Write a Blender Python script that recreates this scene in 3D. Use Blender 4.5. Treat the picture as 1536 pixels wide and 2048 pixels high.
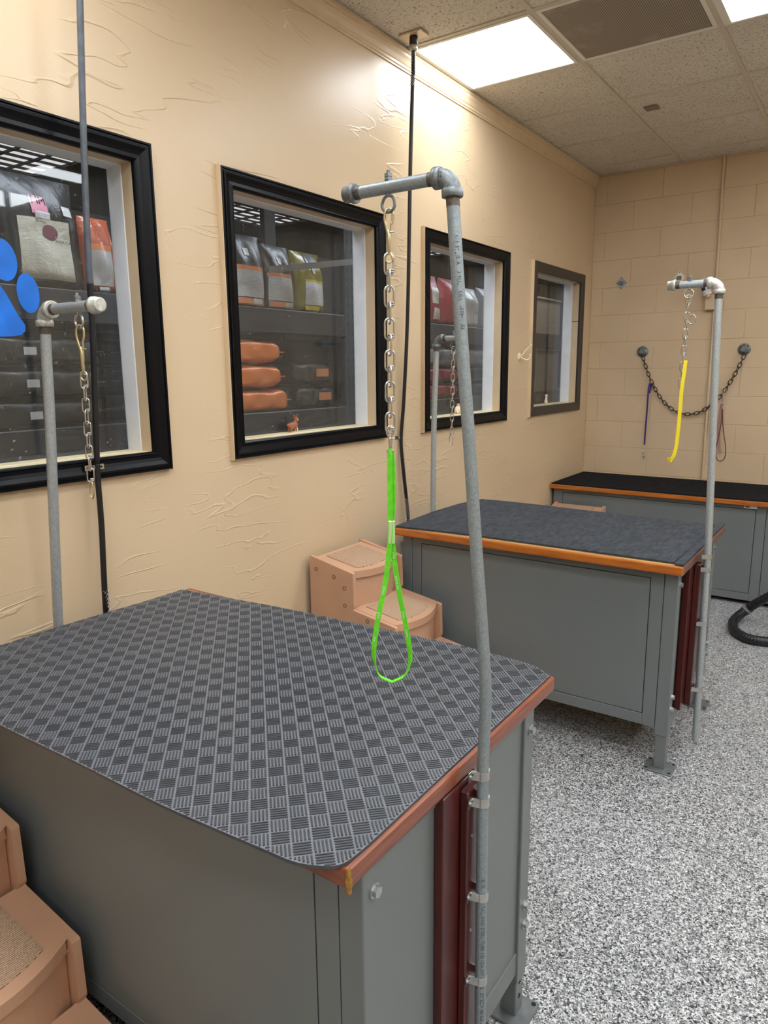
import bpy, bmesh, math, random
from mathutils import Vector, Matrix
random.seed(7)
S = bpy.context.scene
for o in list(bpy.data.objects): bpy.data.objects.remove(o, do_unlink=True)
COL = S.collection

# ------------------------------------------------------------------ camera
cam_d = bpy.data.cameras.new('camera'); cam = bpy.data.objects.new('camera', cam_d); COL.objects.link(cam)
cam_d.sensor_fit = 'VERTICAL'; cam_d.sensor_height = 36.0; cam_d.lens = 36.0 * 1422.54 / 2048.0
cam_d.clip_start = 0.02
YAW, PIT, ROL = -0.6062, -0.1964, -0.0095
fw = Vector((math.sin(YAW)*math.cos(PIT), math.cos(YAW)*math.cos(PIT), math.sin(PIT)))
rt = Vector((math.cos(YAW), -math.sin(YAW), 0)); up = rt.cross(fw)
rt2 = math.cos(ROL)*rt + math.sin(ROL)*up; up2 = -math.sin(ROL)*rt + math.cos(ROL)*up
mt = Matrix((rt2, up2, -fw)).transposed().to_4x4(); mt.translation = (1.9534, 0, 1.53)
cam.matrix_world = mt
S.camera = cam
# ------------------------------------------------------------------ world, exposure
wd = bpy.data.worlds.new('world'); S.world = wd; wd.use_nodes = True
wd.node_tree.nodes['Background'].inputs[0].default_value = (0.02, 0.02, 0.022, 1)
S.view_settings.view_transform = 'Standard'; S.view_settings.look = 'None'
S.view_settings.exposure = 0.26; S.view_settings.gamma = 1.0; S.view_settings.use_curve_mapping = False
cy = S.cycles                   # light paths: enough bounces for this room, no caustics
cy.max_bounces = 4; cy.diffuse_bounces = 3; cy.glossy_bounces = 2; cy.transmission_bounces = 2; cy.transparent_max_bounces = 8
cy.caustics_reflective = False; cy.caustics_refractive = False; cy.adaptive_threshold = 0.06
PANEL_POWER = 11.5      # emission of the ceiling light panels
STORE_FILL_POWER = 15.0

# ------------------------------------------------------------------ helpers
def srgb(r, g, b):
    f = lambda c: (c/255/12.92) if c/255 <= 0.04045 else ((c/255+0.055)/1.055)**2.4
    return (f(r), f(g), f(b), 1)

class MB:
    def __init__(s): s.v = []; s.f = []; s.sm = []; s.mi = []
    def add(s, vs, fs, smooth=False, mi=0):
        n = len(s.v); s.v += [tuple(p) for p in vs]
        for f in fs: s.f.append(tuple(i+n for i in f)); s.sm.append(smooth); s.mi.append(mi)
        return s
    def box(s, x0, x1, y0, y1, z0, z1, b=0.0, mi=0, M=None):
        if b <= 0:
            vs = [(x,y,z) for x in (x0,x1) for y in (y0,y1) for z in (z0,z1)]
            fs = [(0,1,3,2),(4,6,7,5),(0,4,5,1),(2,3,7,6),(0,2,6,4),(1,5,7,3)]
        else:
            b = min(b, (x1-x0)*.49, (y1-y0)*.49, (z1-z0)*.49)
            vs = []; idx = {}
            for i,x in enumerate((x0,x1)):
                for j,y in enumerate((y0,y1)):
                    for k,z in enumerate((z0,z1)):
                        sx = 1-2*i; sy = 1-2*j; sz = 1-2*k
                        for a,p in enumerate(((x,y+sy*b,z+sz*b),(x+sx*b,y,z+sz*b),(x+sx*b,y+sy*b,z))):
                            idx[i,j,k,a] = len(vs); vs.append(p)
            fs = []
            for i in (0,1):
                q = [idx[i,0,0,0],idx[i,1,0,0],idx[i,1,1,0],idx[i,0,1,0]]; fs.append(q if i else q[::-1])
                q = [idx[0,i,0,1],idx[1,i,0,1],idx[1,i,1,1],idx[0,i,1,1]]; fs.append(q[::-1] if i else q)
                q = [idx[0,0,i,2],idx[1,0,i,2],idx[1,1,i,2],idx[0,1,i,2]]; fs.append(q if i else q[::-1])
            for j in (0,1):
                for k in (0,1):
                    fs.append([idx[0,j,k,1],idx[1,j,k,1],idx[1,j,k,2],idx[0,j,k,2]])
                    fs.append([idx[j,0,k,0],idx[j,1,k,0],idx[j,1,k,2],idx[j,0,k,2]])
                    fs.append([idx[j,k,0,0],idx[j,k,1,0],idx[j,k,1,1],idx[j,k,0,1]])
            for i in (0,1):
                for j in (0,1):
                    for k in (0,1): fs.append([idx[i,j,k,0],idx[i,j,k,1],idx[i,j,k,2]])
        if M is not None: vs = [M @ Vector(p) for p in vs]
        return s.add(vs, fs, False, mi)
    def tube(s, path, r, seg=12, caps=True, closed=False, smooth=True, mi=0):
        P = [Vector(p) for p in path]; n = len(P)
        R = r if isinstance(r, (list, tuple)) else [r]*n
        T = []
        for i in range(n):
            if closed: t = P[(i+1)%n]-P[i-1]
            else: t = P[min(i+1,n-1)]-P[max(i-1,0)]
            T.append(t.normalized() if t.length > 1e-9 else Vector((0,0,1)))
        a = Vector((0,0,1)) if abs(T[0].z) < .9 else Vector((1,0,0))
        N = (a - T[0]*a.dot(T[0])).normalized()
        vs = []
        for i in range(n):
            N = (N - T[i]*N.dot(T[i])).normalized(); B = T[i].cross(N)
            for j in range(seg):
                t = 2*math.pi*j/seg
                vs.append(P[i] + (N*math.cos(t)+B*math.sin(t))*R[i])
        fs = []
        for i in range(n if closed else n-1):
            i2 = (i+1) % n
            for j in range(seg):
                j2 = (j+1) % seg
                fs.append((i*seg+j, i*seg+j2, i2*seg+j2, i2*seg+j))
        s.add(vs, fs, smooth, mi)
        if caps and not closed:
            s.add(vs[:seg], [tuple(range(seg))[::-1]], False, mi); s.add(vs[-seg:], [tuple(range(seg))], False, mi)
        return s
    def cyl(s, p0, p1, r, seg=16, r1=None, smooth=True, mi=0):
        return s.tube([p0, p1], [r, r if r1 is None else r1], seg, True, False, smooth, mi)
    def prism(s, poly, fn, t0, t1, mi=0, smooth=False):
        """poly: 2-D outline; fn(a,b,t) -> 3-D point"""
        n = len(poly)
        A = [fn(a,b,t0) for a,b in poly]; B = [fn(a,b,t1) for a,b in poly]
        s.add(A, [tuple(range(n))[::-1]], False, mi); s.add(B, [tuple(range(n))], False, mi)
        s.add(A+B, [(i,(i+1)%n,n+(i+1)%n,n+i) for i in range(n)], smooth, mi)
        return s
    def hexnut(s, c, axis, r, h, mi=0):
        c = Vector(c); a = Vector(axis).normalized()
        return s.tube([c, c+a*h], r, 6, True, False, False, mi)
    def sphere(s, c, r, seg=16, rings=10, mi=0, sc=(1,1,1)):
        vs = [(c[0],c[1],c[2]+r*sc[2])]
        for i in range(1, rings):
            t = math.pi*i/rings
            for j in range(seg):
                p = 2*math.pi*j/seg
                vs.append((c[0]+r*sc[0]*math.sin(t)*math.cos(p), c[1]+r*sc[1]*math.sin(t)*math.sin(p), c[2]+r*sc[2]*math.cos(t)))
        vs.append((c[0],c[1],c[2]-r*sc[2]))
        fs = [(0,1+j,1+(j+1)%seg) for j in range(seg)]
        for i in range(rings-2):
            for j in range(seg):
                a = 1+i*seg+j; b = 1+i*seg+(j+1)%seg
                fs.append((a,a+seg,b+seg,b))
        L = len(vs)-1; o = 1+(rings-2)*seg
        fs += [(L,o+(j+1)%seg,o+j) for j in range(seg)]
        return s.add(vs, fs, True, mi)
    def mesh(s, name, mats):
        me = bpy.data.meshes.new(name); me.from_pydata(s.v, [], s.f)
        for m in (mats if isinstance(mats, (list, tuple)) else [mats]): me.materials.append(m)
        me.polygons.foreach_set('use_smooth', s.sm); me.polygons.foreach_set('material_index', s.mi)
        bm = bmesh.new(); bm.from_mesh(me); bmesh.ops.recalc_face_normals(bm, faces=bm.faces); bm.to_mesh(me); bm.free()
        me.update(); return me
    def build(s, name, mats, parent=None, bevel=0, seg=2):
        o = link(name, s.mesh(name, mats), parent)
        if bevel:
            m = o.modifiers.new('bevel', 'BEVEL'); m.width = bevel; m.segments = seg; m.limit_method = 'ANGLE'; m.angle_limit = 0.6
        return o

def link(name, me, parent=None, mat=None):
    o = bpy.data.objects.new(name, me); COL.objects.link(o)
    if parent is not None: o.parent = parent
    if mat is not None: o.matrix_local = mat
    return o
def tag(o, label=None, cat=None, group=None, kind=None):
    if label: o['label'] = label
    if cat: o['category'] = cat
    if group: o['group'] = group
    if kind: o['kind'] = kind
    return o
def thing(name, label, cat, loc=(0,0,0), group=None):
    o = bpy.data.objects.new(name, None); COL.objects.link(o); o.empty_display_size = .05
    o.location = loc
    return tag(o, label, cat, group)
def root_local(o):
    """parts below are written in world coordinates; put the empty at its base without moving them"""
    inv = Matrix.Translation(o.location).inverted()
    for c in o.children: c.matrix_parent_inverse = inv
def struct(name):
    o = bpy.data.objects.new(name, None); COL.objects.link(o); o['kind'] = 'structure'; return o
def catmull(pts, n=8):
    P = [Vector(p) for p in pts]; out = []
    for i in range(len(P)-1):
        p0 = P[max(i-1,0)]; p1 = P[i]; p2 = P[i+1]; p3 = P[min(i+2,len(P)-1)]
        for k in range(n):
            t = k/n
            out.append(0.5*((2*p1)+(p2-p0)*t+(2*p0-5*p1+4*p2-p3)*t*t+(3*p1-p0-3*p2+p3)*t**3))
    out.append(P[-1]); return out
def text_verts(body, size):
    cu = bpy.data.curves.new('t', 'FONT'); cu.body = body; cu.size = size; cu.resolution_u = 2
    o = bpy.data.objects.new('t', cu); COL.objects.link(o)
    bpy.context.view_layer.update()
    me = bpy.data.meshes.new_from_object(o.evaluated_get(bpy.context.evaluated_depsgraph_get()))
    vs = [tuple(v.co) for v in me.vertices]; fs = [tuple(p.vertices) for p in me.polygons]
    bpy.data.objects.remove(o); bpy.data.curves.remove(cu); bpy.data.meshes.remove(me)
    return vs, fs
def text_on(mb, body, size, fn, mi=0):
    vs, fs = text_verts(body, size)
    mb.add([fn(x, y) for x, y, _ in vs], fs, False, mi); return mb

# ------------------------------------------------------------------ materials
class NT:
    def __init__(s, name):
        s.m = bpy.data.materials.new(name); s.m.use_nodes = True; s.t = s.m.node_tree; s.b = s.t.nodes['Principled BSDF']
        s.out = s.t.nodes['Material Output']
    def n(s, kind, **kw):
        nd = s.t.nodes.new(kind)
        for k, v in kw.items():
            if k == 'inp':
                for a, b in v.items(): nd.inputs[a].default_value = b
            else: setattr(nd, k, v)
        return nd
    def l(s, a, b): s.t.links.new(a, b)
    def pos(s, scale=(1,1,1), obj=False, rot=(0,0,0)):
        mp = s.n('ShaderNodeMapping'); mp.inputs['Scale'].default_value = scale; mp.inputs['Rotation'].default_value = rot
        if obj: s.l(s.n('ShaderNodeTexCoord').outputs['Object'], mp.inputs[0])
        else: s.l(s.n('ShaderNodeNewGeometry').outputs['Position'], mp.inputs[0])
        return mp.outputs[0]
    def noise(s, vec, scale, detail=3, rough=.55, dist=0):
        nd = s.n('ShaderNodeTexNoise'); nd.inputs['Scale'].default_value = scale; nd.inputs['Detail'].default_value = detail
        nd.inputs['Roughness'].default_value = rough; nd.inputs['Distortion'].default_value = dist
        s.l(vec, nd.inputs['Vector']); return nd.outputs['Fac']
    def ramp(s, fac, stops, interp='LINEAR'):
        r = s.n('ShaderNodeValToRGB'); cr = r.color_ramp; cr.interpolation = interp
        while len(cr.elements) < len(stops): cr.elements.new(0.5)
        for e, (p, c) in zip(cr.elements, stops):
            e.position = p; e.color = c if len(c) == 4 else (*c, 1)
        s.l(fac, r.inputs[0]); return r.outputs[0]
    def math(s, op, a, b=None, clamp=False):
        m = s.n('ShaderNodeMath'); m.operation = op; m.use_clamp = clamp
        for i, v in enumerate((a, b)):
            if v is None: continue
            if isinstance(v, (int, float)): m.inputs[i].default_value = v
            else: s.l(v, m.inputs[i])
        return m.outputs[0]
    def mix(s, fac, a, b):
        m = s.n('ShaderNodeMix'); m.data_type = 'RGBA'
        for sock, v in ((m.inputs[0], fac), (m.inputs[6], a), (m.inputs[7], b)):
            if isinstance(v, (int, float)): sock.default_value = v
            elif isinstance(v, tuple): sock.default_value = v if len(v) == 4 else (*v, 1)
            else: s.l(v, sock)
        return m.outputs[2]
    def col(s, c):
        if isinstance(c, tuple): s.b.inputs['Base Color'].default_value = c if len(c) == 4 else (*c, 1)
        else: s.l(c, s.b.inputs['Base Color'])
        return s
    def bump(s, h, strength=.3, dist=.002):
        b = s.n('ShaderNodeBump'); b.inputs['Strength'].default_value = strength; b.inputs['Distance'].default_value = dist
        s.l(h, b.inputs['Height']); s.l(b.outputs[0], s.b.inputs['Normal']); return s
    def set(s, rough=.5, metal=0., spec=.5, coat=0.):
        s.b.inputs['Roughness'].default_value = rough; s.b.inputs['Metallic'].default_value = metal
        s.b.inputs['Specular IOR Level'].default_value = spec; s.b.inputs['Coat Weight'].default_value = coat; return s

def plain(name, c, rough=.5, metal=0., var=0.0, vs=20, bump=0., bs=200, bd=.001, spec=.5, coat=0., obj=False):
    t = NT(name).set(rough, metal, spec, coat)
    if var:
        f = t.noise(t.pos(obj=obj), vs, 1)
        lo = tuple(x*(1-var) for x in c[:3]); hi = tuple(min(1,x*(1+var)) for x in c[:3])
        t.col(t.ramp(f, [(.3, lo), (.7, hi)]))
    else: t.col(c)
    if bump: t.bump(t.noise(t.pos(obj=obj), bs, 1), bump, bd)
    return t.m

TAN = srgb(216, 191, 156)
def mk_wall():
    t = NT('painted_plaster').set(.33, 0, .5)
    p = t.pos()
    big = t.noise(p, 1.3, 1); t.col(t.ramp(big, [(.3, srgb(209,184,149)), (.7, srgb(217,192,158))]))
    # trowel ridges: thin bent lines where a stretched noise crosses one half, shown only in patches
    w = t.noise(t.pos((1, 1.3, 6.0), rot=(.3,0,0)), 1.9, 2, .5, .5)
    ridge = t.math('SUBTRACT', 1.0, t.math('MULTIPLY', t.math('ABSOLUTE', t.math('SUBTRACT', w, .5)), 55), True)
    mask = t.ramp(t.noise(p, 2.3, 1), [(.49, (0,0,0)), (.58, (1,1,1))])
    r2 = t.math('MULTIPLY', ridge, mask)
    fine = t.noise(t.pos((1, 1, 3)), 90, 1)
    h = t.math('ADD', t.math('MULTIPLY', r2, 1.2), t.math('MULTIPLY', fine, .16))
    t.bump(h, .45, .0035); return t.m
def mk_block():
    t = NT('painted_block').set(.5, 0, .4)
    p = t.pos(); t.col(t.ramp(t.noise(p, 3, 3), [(.3, srgb(206,181,148)), (.7, srgb(214,189,156))]))
    t.bump(t.noise(t.pos((1,1,2.2)), 120, 1), .5, .0015); return t.m
def mk_tile():
    t = NT('ceiling_tile').set(.9, 0, .2)
    p = t.pos()
    a = t.noise(t.pos((1,1,1)), 46, 1, .4, 1.5)
    line = t.math('LESS_THAN', t.math('ABSOLUTE', t.math('SUBTRACT', a, .5)), .022)
    m = t.math('GREATER_THAN', t.noise(p, 75, 1), .53)
    pit = t.math('MULTIPLY', line, m)
    dot = t.math('GREATER_THAN', t.noise(p, 190, 0), .74)
    pit = t.math('MAXIMUM', pit, dot)
    base = t.ramp(t.noise(p, 2.5, 1), [(.3, srgb(214,206,192)), (.7, srgb(222,215,202))])
    t.col(t.mix(pit, base, srgb(138,112,86)))
    return t.m
def mk_floor():
    t = NT('flake_floor').set(.42, 0, .5)
    def vor(sc):
        v = t.n('ShaderNodeTexVoronoi'); v.inputs['Scale'].default_value = sc; v.inputs['Randomness'].default_value = 1
        t.l(t.pos(), v.inputs['Vector'])
        s = t.n('ShaderNodeSeparateColor'); t.l(v.outputs['Color'], s.inputs[0]); return s.outputs[0], s.outputs[1]
    a, b = vor(150); c, d = vor(300)
    g1 = t.ramp(a, [(0, srgb(24,24,26)), (.12, srgb(84,85,86)), (.33, srgb(138,139,140)), (.6, srgb(180,181,181)), (.84, srgb(216,217,216))], 'CONSTANT')
    g2 = t.ramp(c, [(0, srgb(26,26,28)), (.15, srgb(100,101,102)), (.42, srgb(160,161,161)), (.75, srgb(212,213,212))], 'CONSTANT')
    t.col(t.mix(t.math('GREATER_THAN', d, .45), g1, g2))
    return t.m
def mk_galv(name, c1, c2, sc=90, rough=.42, metal=.75):
    t = NT(name).set(rough, metal)
    v = t.n('ShaderNodeTexVoronoi'); v.inputs['Scale'].default_value = sc; t.l(t.pos((1,1,.7)), v.inputs['Vector'])
    s = t.n('ShaderNodeSeparateColor'); t.l(v.outputs['Color'], s.inputs[0])
    f = t.math('ADD', t.math('MULTIPLY', s.outputs[0], .5), t.math('MULTIPLY', t.noise(t.pos(), 260, 2), .6))
    t.col(t.ramp(f, [(.25, c1), (.85, c2)])); t.bump(t.noise(t.pos(), 300, 2), .12, .0006); return t.m
def mk_wood(name, c1, c2, axis, rough=.3, coat=.3):
    t = NT(name).set(rough, 0, .5, coat); t.b.inputs['Coat Roughness'].default_value = .2
    sc = {'x': (1.2, 14, 14), 'y': (14, 1.2, 14), 'z': (14, 14, 1.2)}[axis]
    f = t.noise(t.pos(sc), 3.2, 4, .6, 1.6)
    t.col(t.ramp(f, [(.28, c1), (.72, c2)])); t.bump(f, .12, .001); return t.m
def mk_carpet(name, c1, c2, sc=700):
    t = NT(name).set(.95, 0, .1)
    f = t.math('ADD', t.math('MULTIPLY', t.noise(t.pos((1,.35,1)), 60, 4), .7), t.math('MULTIPLY', t.noise(t.pos(), sc, 2), .45))
    speck = t.math('GREATER_THAN', t.noise(t.pos(), 120, 1), .77)
    t.col(t.mix(t.math('MULTIPLY', speck, .35), t.ramp(f, [(.4, c1), (.75, c2)]), srgb(150,150,150)))
    t.bump(t.noise(t.pos(), sc, 2), .7, .003); return t.m
def mk_pad():
    t = NT('step_carpet').set(.95, 0, .1)
    w = t.n('ShaderNodeTexWave'); w.inputs['Scale'].default_value = 70; w.inputs['Distortion'].default_value = 3.5
    w.inputs['Detail'].default_value = 2; w.inputs['Detail Scale'].default_value = 3
    t.l(t.pos((1,1,.2)), w.inputs['Vector'])
    f = t.math('ADD', t.math('MULTIPLY', w.outputs['Fac'], .6), t.math('MULTIPLY', t.noise(t.pos(), 420, 2), .5))
    t.col(t.ramp(f, [(.25, srgb(150,117,92)), (.8, srgb(216,186,156))])); t.bump(f, .8, .003); return t.m
def mk_glass():
    t = NT('window_glass'); t.t.nodes.remove(t.b)
    tr = t.n('ShaderNodeBsdfTransparent'); tr.inputs[0].default_value = (.93, .95, .95, 1)
    gl = t.n('ShaderNodeBsdfGlossy'); gl.inputs['Roughness'].default_value = .015
    df = t.n('ShaderNodeBsdfDiffuse'); df.inputs[0].default_value = (.75, .78, .8, 1)
    lw = t.n('ShaderNodeLayerWeight'); lw.inputs['Blend'].default_value = .5
    fr = t.math('ADD', .035, t.math('MULTIPLY', t.math('POWER', lw.outputs['Facing'], 5.0), .9))
    m1 = t.n('ShaderNodeMixShader'); t.l(fr, m1.inputs[0]); t.l(tr.outputs[0], m1.inputs[1]); t.l(gl.outputs[0], m1.inputs[2])
    sm = t.noise(t.pos(), 5, 4); sp = t.math('GREATER_THAN', t.noise(t.pos(), 90, 1), .74)
    sk = t.ramp(t.noise(t.pos((1,1.5,14), rot=(.9,0,0)), 9, 3), [(.6, (0,0,0)), (.72, (1,1,1))])
    d = t.math('ADD', t.math('ADD', t.math('MULTIPLY', sm, .035), t.math('MULTIPLY', sp, .18)), t.math('MULTIPLY', sk, .035))
    m2 = t.n('ShaderNodeMixShader'); t.l(d, m2.inputs[0]); t.l(m1.outputs[0], m2.inputs[1]); t.l(df.outputs[0], m2.inputs[2])
    t.l(m2.outputs[0], t.out.inputs[0]); return t.m
def mk_emit(name, c, st):
    t = NT(name); t.t.nodes.remove(t.b)
    e = t.n('ShaderNodeEmission'); e.inputs[0].default_value = c; e.inputs[1].default_value = st
    t.l(e.outputs[0], t.out.inputs[0]); return t.m
def mk_perf():
    t = NT('perforated_metal').set(.6, .2)
    def w(rot):
        n = t.n('ShaderNodeTexWave'); n.inputs['Scale'].default_value = 38; t.l(t.pos(rot=(0,0,rot)), n.inputs['Vector']); return n.outputs['Fac']
    f = t.math('MULTIPLY', w(.0), w(math.pi/2))
    dust = t.ramp(t.noise(t.pos((1,1,1)), 7, 3), [(.55, (0,0,0)), (.75, (1,1,1))])
    c = t.ramp(f, [(.12, srgb(176,163,148)), (.3, srgb(78,70,62))])
    t.col(t.mix(t.math('MULTIPLY', dust, .4), c, srgb(200,192,182))); return t.m
def mk_bag(name, c, rough=.22, cre=.6):
    t = NT(name).set(rough, 0, .6).col(c)
    h = t.math('ADD', t.noise(t.pos(), 9, 4, .55, 1.0), t.math('MULTIPLY', t.noise(t.pos((1,1,.5)), 30, 3), .3))
    t.bump(h, cre, .012); return t.m
def mk_print(name, paper, ink, scale=22.0, rough=.35):
    """rows of illegible small print"""
    t = NT(name).set(rough, 0, .5)
    uv = t.n('ShaderNodeUVMap'); br = t.n('ShaderNodeTexBrick'); br.offset = .37; br.squash = 1.0
    for k, v in {'Scale': scale, 'Mortar Size': .018, 'Mortar Smooth': .2, 'Brick Width': .62, 'Row Height': .055, 'Bias': .1}.items(): br.inputs[k].default_value = v
    br.inputs['Scale'].default_value = 1.0
    mp = t.n('ShaderNodeMapping'); mp.inputs['Scale'].default_value = (scale/10, scale/10, 1); t.l(uv.outputs[0], mp.inputs[0])
    t.l(mp.outputs[0], br.inputs['Vector'])
    br.inputs['Color1'].default_value = (0,0,0,1); br.inputs['Color2'].default_value = (1,1,1,1); br.inputs['Mortar'].default_value = (0,0,0,1)
    s = t.n('ShaderNodeSeparateColor'); t.l(br.outputs['Color'], s.inputs[0])
    br2 = t.noise(mp.outputs[0], 60, 2)
    f = t.math('MULTIPLY', t.math('GREATER_THAN', s.outputs[0], .35), t.math('GREATER_THAN', br2, .45))
    t.col(t.mix(t.math('MULTIPLY', f, .55), paper, ink)); t.bump(t.noise(t.pos(), 9, 4, .55, 1.0), .5, .02); return t.m

m_wall = mk_wall(); m_block = mk_block(); m_tile = mk_tile(); m_floor = mk_floor()
m_mortar = plain('painted_mortar', srgb(200,174,140), .5)
m_trim = plain('tan_trim', TAN, .35, var=.04, vs=12)
m_cream = plain('cream_sill', srgb(232,215,176), .4, var=.05, vs=30)
m_white = plain('white_paint', srgb(238,240,244), .45, var=.03, vs=14)
m_black = plain('black_gloss_paint', srgb(10,11,15), .3, bump=.1, bs=60, spec=.16)
m_brown = plain('dark_brown_paint', srgb(50,45,42), .4, bump=.1, bs=60)
m_glass = mk_glass()
m_tee = plain('ceiling_tee', srgb(205,193,172), .5)
m_panel = mk_emit('light_panel', (.95, 1.0, 1.045, 1), PANEL_POWER)
m_store_far = mk_emit('dim_store_light_panel', (.95, .9, .9, 1), .75)
m_store_fill = mk_emit('store_fill_panel', (.88, .96, 1.08, 1), STORE_FILL_POWER)
m_lframe = plain('light_frame', srgb(226,222,212), .4)
m_perf = mk_perf()
m_galv = mk_galv('galvanised_pipe', srgb(132,142,146), srgb(154,163,166), 420, .45, .5)
m_galv2 = mk_galv('bright_galvanised_pipe', srgb(160,166,168), srgb(182,188,189), 300, .42, .45)
m_fit = mk_galv('cast_fitting', srgb(104,110,112), srgb(142,148,150), 160, .5, .6)
m_fit2 = mk_galv('bright_fitting', srgb(178,178,170), srgb(212,212,204), 160, .45, .5)
m_thread = plain('rusty_thread', srgb(98,90,84), .5, .5, var=.3, vs=160)
m_zinc = plain('zinc_steel', srgb(196,194,188), .25, .95, var=.12, vs=60)
m_bolt = plain('bolt_steel', srgb(186,190,190), .35, .8)
m_brass = plain('brassy_steel', srgb(206,196,160), .25, .95)
m_rust = plain('dark_chain', srgb(62,52,46), .55, .6, var=.35, vs=120)
m_cab = plain('grey_cabinet_paint', srgb(110,115,115), .36, var=.03, vs=3)
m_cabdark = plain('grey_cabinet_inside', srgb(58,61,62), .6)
m_plate = plain('worn_foot_plate', srgb(110,114,114), .5, .3, var=.15, vs=40)
m_wood_ox = mk_wood('orange_wood', srgb(150,78,26), srgb(196,116,44), 'x')
m_wood_rx = mk_wood('red_brown_wood', srgb(104,50,30), srgb(150,82,48), 'x')
m_wood_ry = mk_wood('red_brown_wood_side', srgb(104,50,30), srgb(148,80,50), 'y')
m_wood_dy = mk_wood('dark_red_wood_side', srgb(70,30,26), srgb(110,56,44), 'y')
m_wood_dz = mk_wood('dark_red_board', srgb(48,12,10), srgb(88,28,22), 'z', .35)
m_ply = mk_wood('plywood', srgb(150,110,60), srgb(196,156,96), 'x', .7, 0)
m_gold = plain('varnish_drip', srgb(150,108,44), .3, .2, var=.4, vs=150)
m_rub = plain('grey_rubber', srgb(112,115,121), .5, var=.08, vs=25, bump=.15, bs=500, spec=.4)
m_rib = plain('rubber_rib', srgb(64,66,71), .35, var=.1, vs=40, spec=.6)
m_carp = mk_carpet('grey_carpet', srgb(56,59,63), srgb(82,85,90))
m_carp2 = mk_carpet('black_carpet', srgb(20,21,24), srgb(42,43,47))
m_step = plain('tan_plastic', srgb(198,154,124), .38, var=.03, vs=8)
m_pad = mk_pad(); m_stepdk = plain('tan_plastic_groove', srgb(112,76,54), .6)
m_cable = plain('black_rubber_cable', srgb(22,22,26), .35)
m_hose = plain('black_hose', srgb(26,28,34), .4)
m_cuff = plain('grey_cuff', srgb(120,120,118), .5)
m_green = plain('green_webbing', srgb(110,222,40), .55, bump=.3, bs=900, var=.1, vs=90)
m_yellow = plain('yellow_webbing', srgb(240,216,20), .55, bump=.3, bs=900)
m_purple = plain('purple_webbing', srgb(70,36,112), .6, bump=.3, bs=900)
m_pink = plain('dusty_pink_webbing', srgb(176,130,120), .6)
m_cord = plain('brown_cord', srgb(84,46,44), .5)
m_ink = plain('dark_print', srgb(52,56,58), .6)
m_whiteink = plain('white_print', srgb(235,245,235), .5)
m_clearpl = plain('clear_slider', srgb(190,215,150), .2)
m_blue = plain('blue_paint', srgb(4,114,222), .4, var=.14, vs=16)
m_dark = plain('dark_void', srgb(16,16,18), .8)

# ------------------------------------------------------------------ room shell
ZC = 2.957; YB = 5.689; XR = 4.9; YF = -3.2
fl = MB().box(-.12, XR+.1, YF-.1, YB+.1, -.08, 0).build('floor', m_floor); fl['kind'] = 'structure'

W_IN = [(.63, 1.484), (1.892, 2.762), (3.228, 4.095), (4.59, 5.428)]     # clear openings along the wall
Z0, Z1 = 1.276, 2.160
GL = -.118
w = MB(); J = .014
w.box(-.125, 0, YF-.1, YB+.1, 0, Z0-J)
w.box(-.125, 0, YF-.1, YB+.1, Z1+J, ZC+.06)
ys = [YF-.1] + [v for a, b in W_IN for v in (a-J, b+J)] + [YB+.1]
for i in range(0, len(ys), 2): w.box(-.125, 0, ys[i], ys[i+1], Z0-J, Z1+J)
w.build('wall_left', m_wall)['kind'] = 'structure'
MB().box(XR, XR+.1, YF-.1, YB+.1, 0, ZC+.06).build('wall_right', m_wall)['kind'] = 'structure'
MB().box(-.12, XR+.1, YF-.1, YF, 0, ZC+.06).build('wall_front', m_wall)['kind'] = 'structure'

# back wall of painted blocks
wb = MB().box(-.12, XR+.1, YB+.0025, YB+.2, 0, ZC+.06).build('wall_back', m_mortar); wb['kind'] = 'structure'
bl = {}
def block(x0, x1, z0, z1):
    key = (round(x1-x0, 3), round(z1-z0, 3))
    if key not in bl: bl[key] = MB().box(0, key[0], 0, .03, 0, key[1], .0022).mesh('block', m_block)
    link('block', bl[key], wb, Matrix.Translation((x0, YB + random.uniform(-.0006,.0006), z0)))
zj = 2.5417; g = .0024
for k in range(-3, 13):
    zt, zb = min(zj-.2032*k, ZC+.05), max(zj-.2032*(k+1), 0)
    if zt-zb < .03: continue
    off = (.0905 if k % 2 == 0 else .2965) - .4064
    x = off
    while x < 3.2:
        a, b = max(x, 0), x+.4064
        if b-a > .03: block(a+g/2, b-g/2, zb+g/2, zt-g/2)
        x += .4064
MB().box(3.2, XR, YB, YB+.03, 0, ZC).build('plain_wall_face', m_block, wb)

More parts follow.
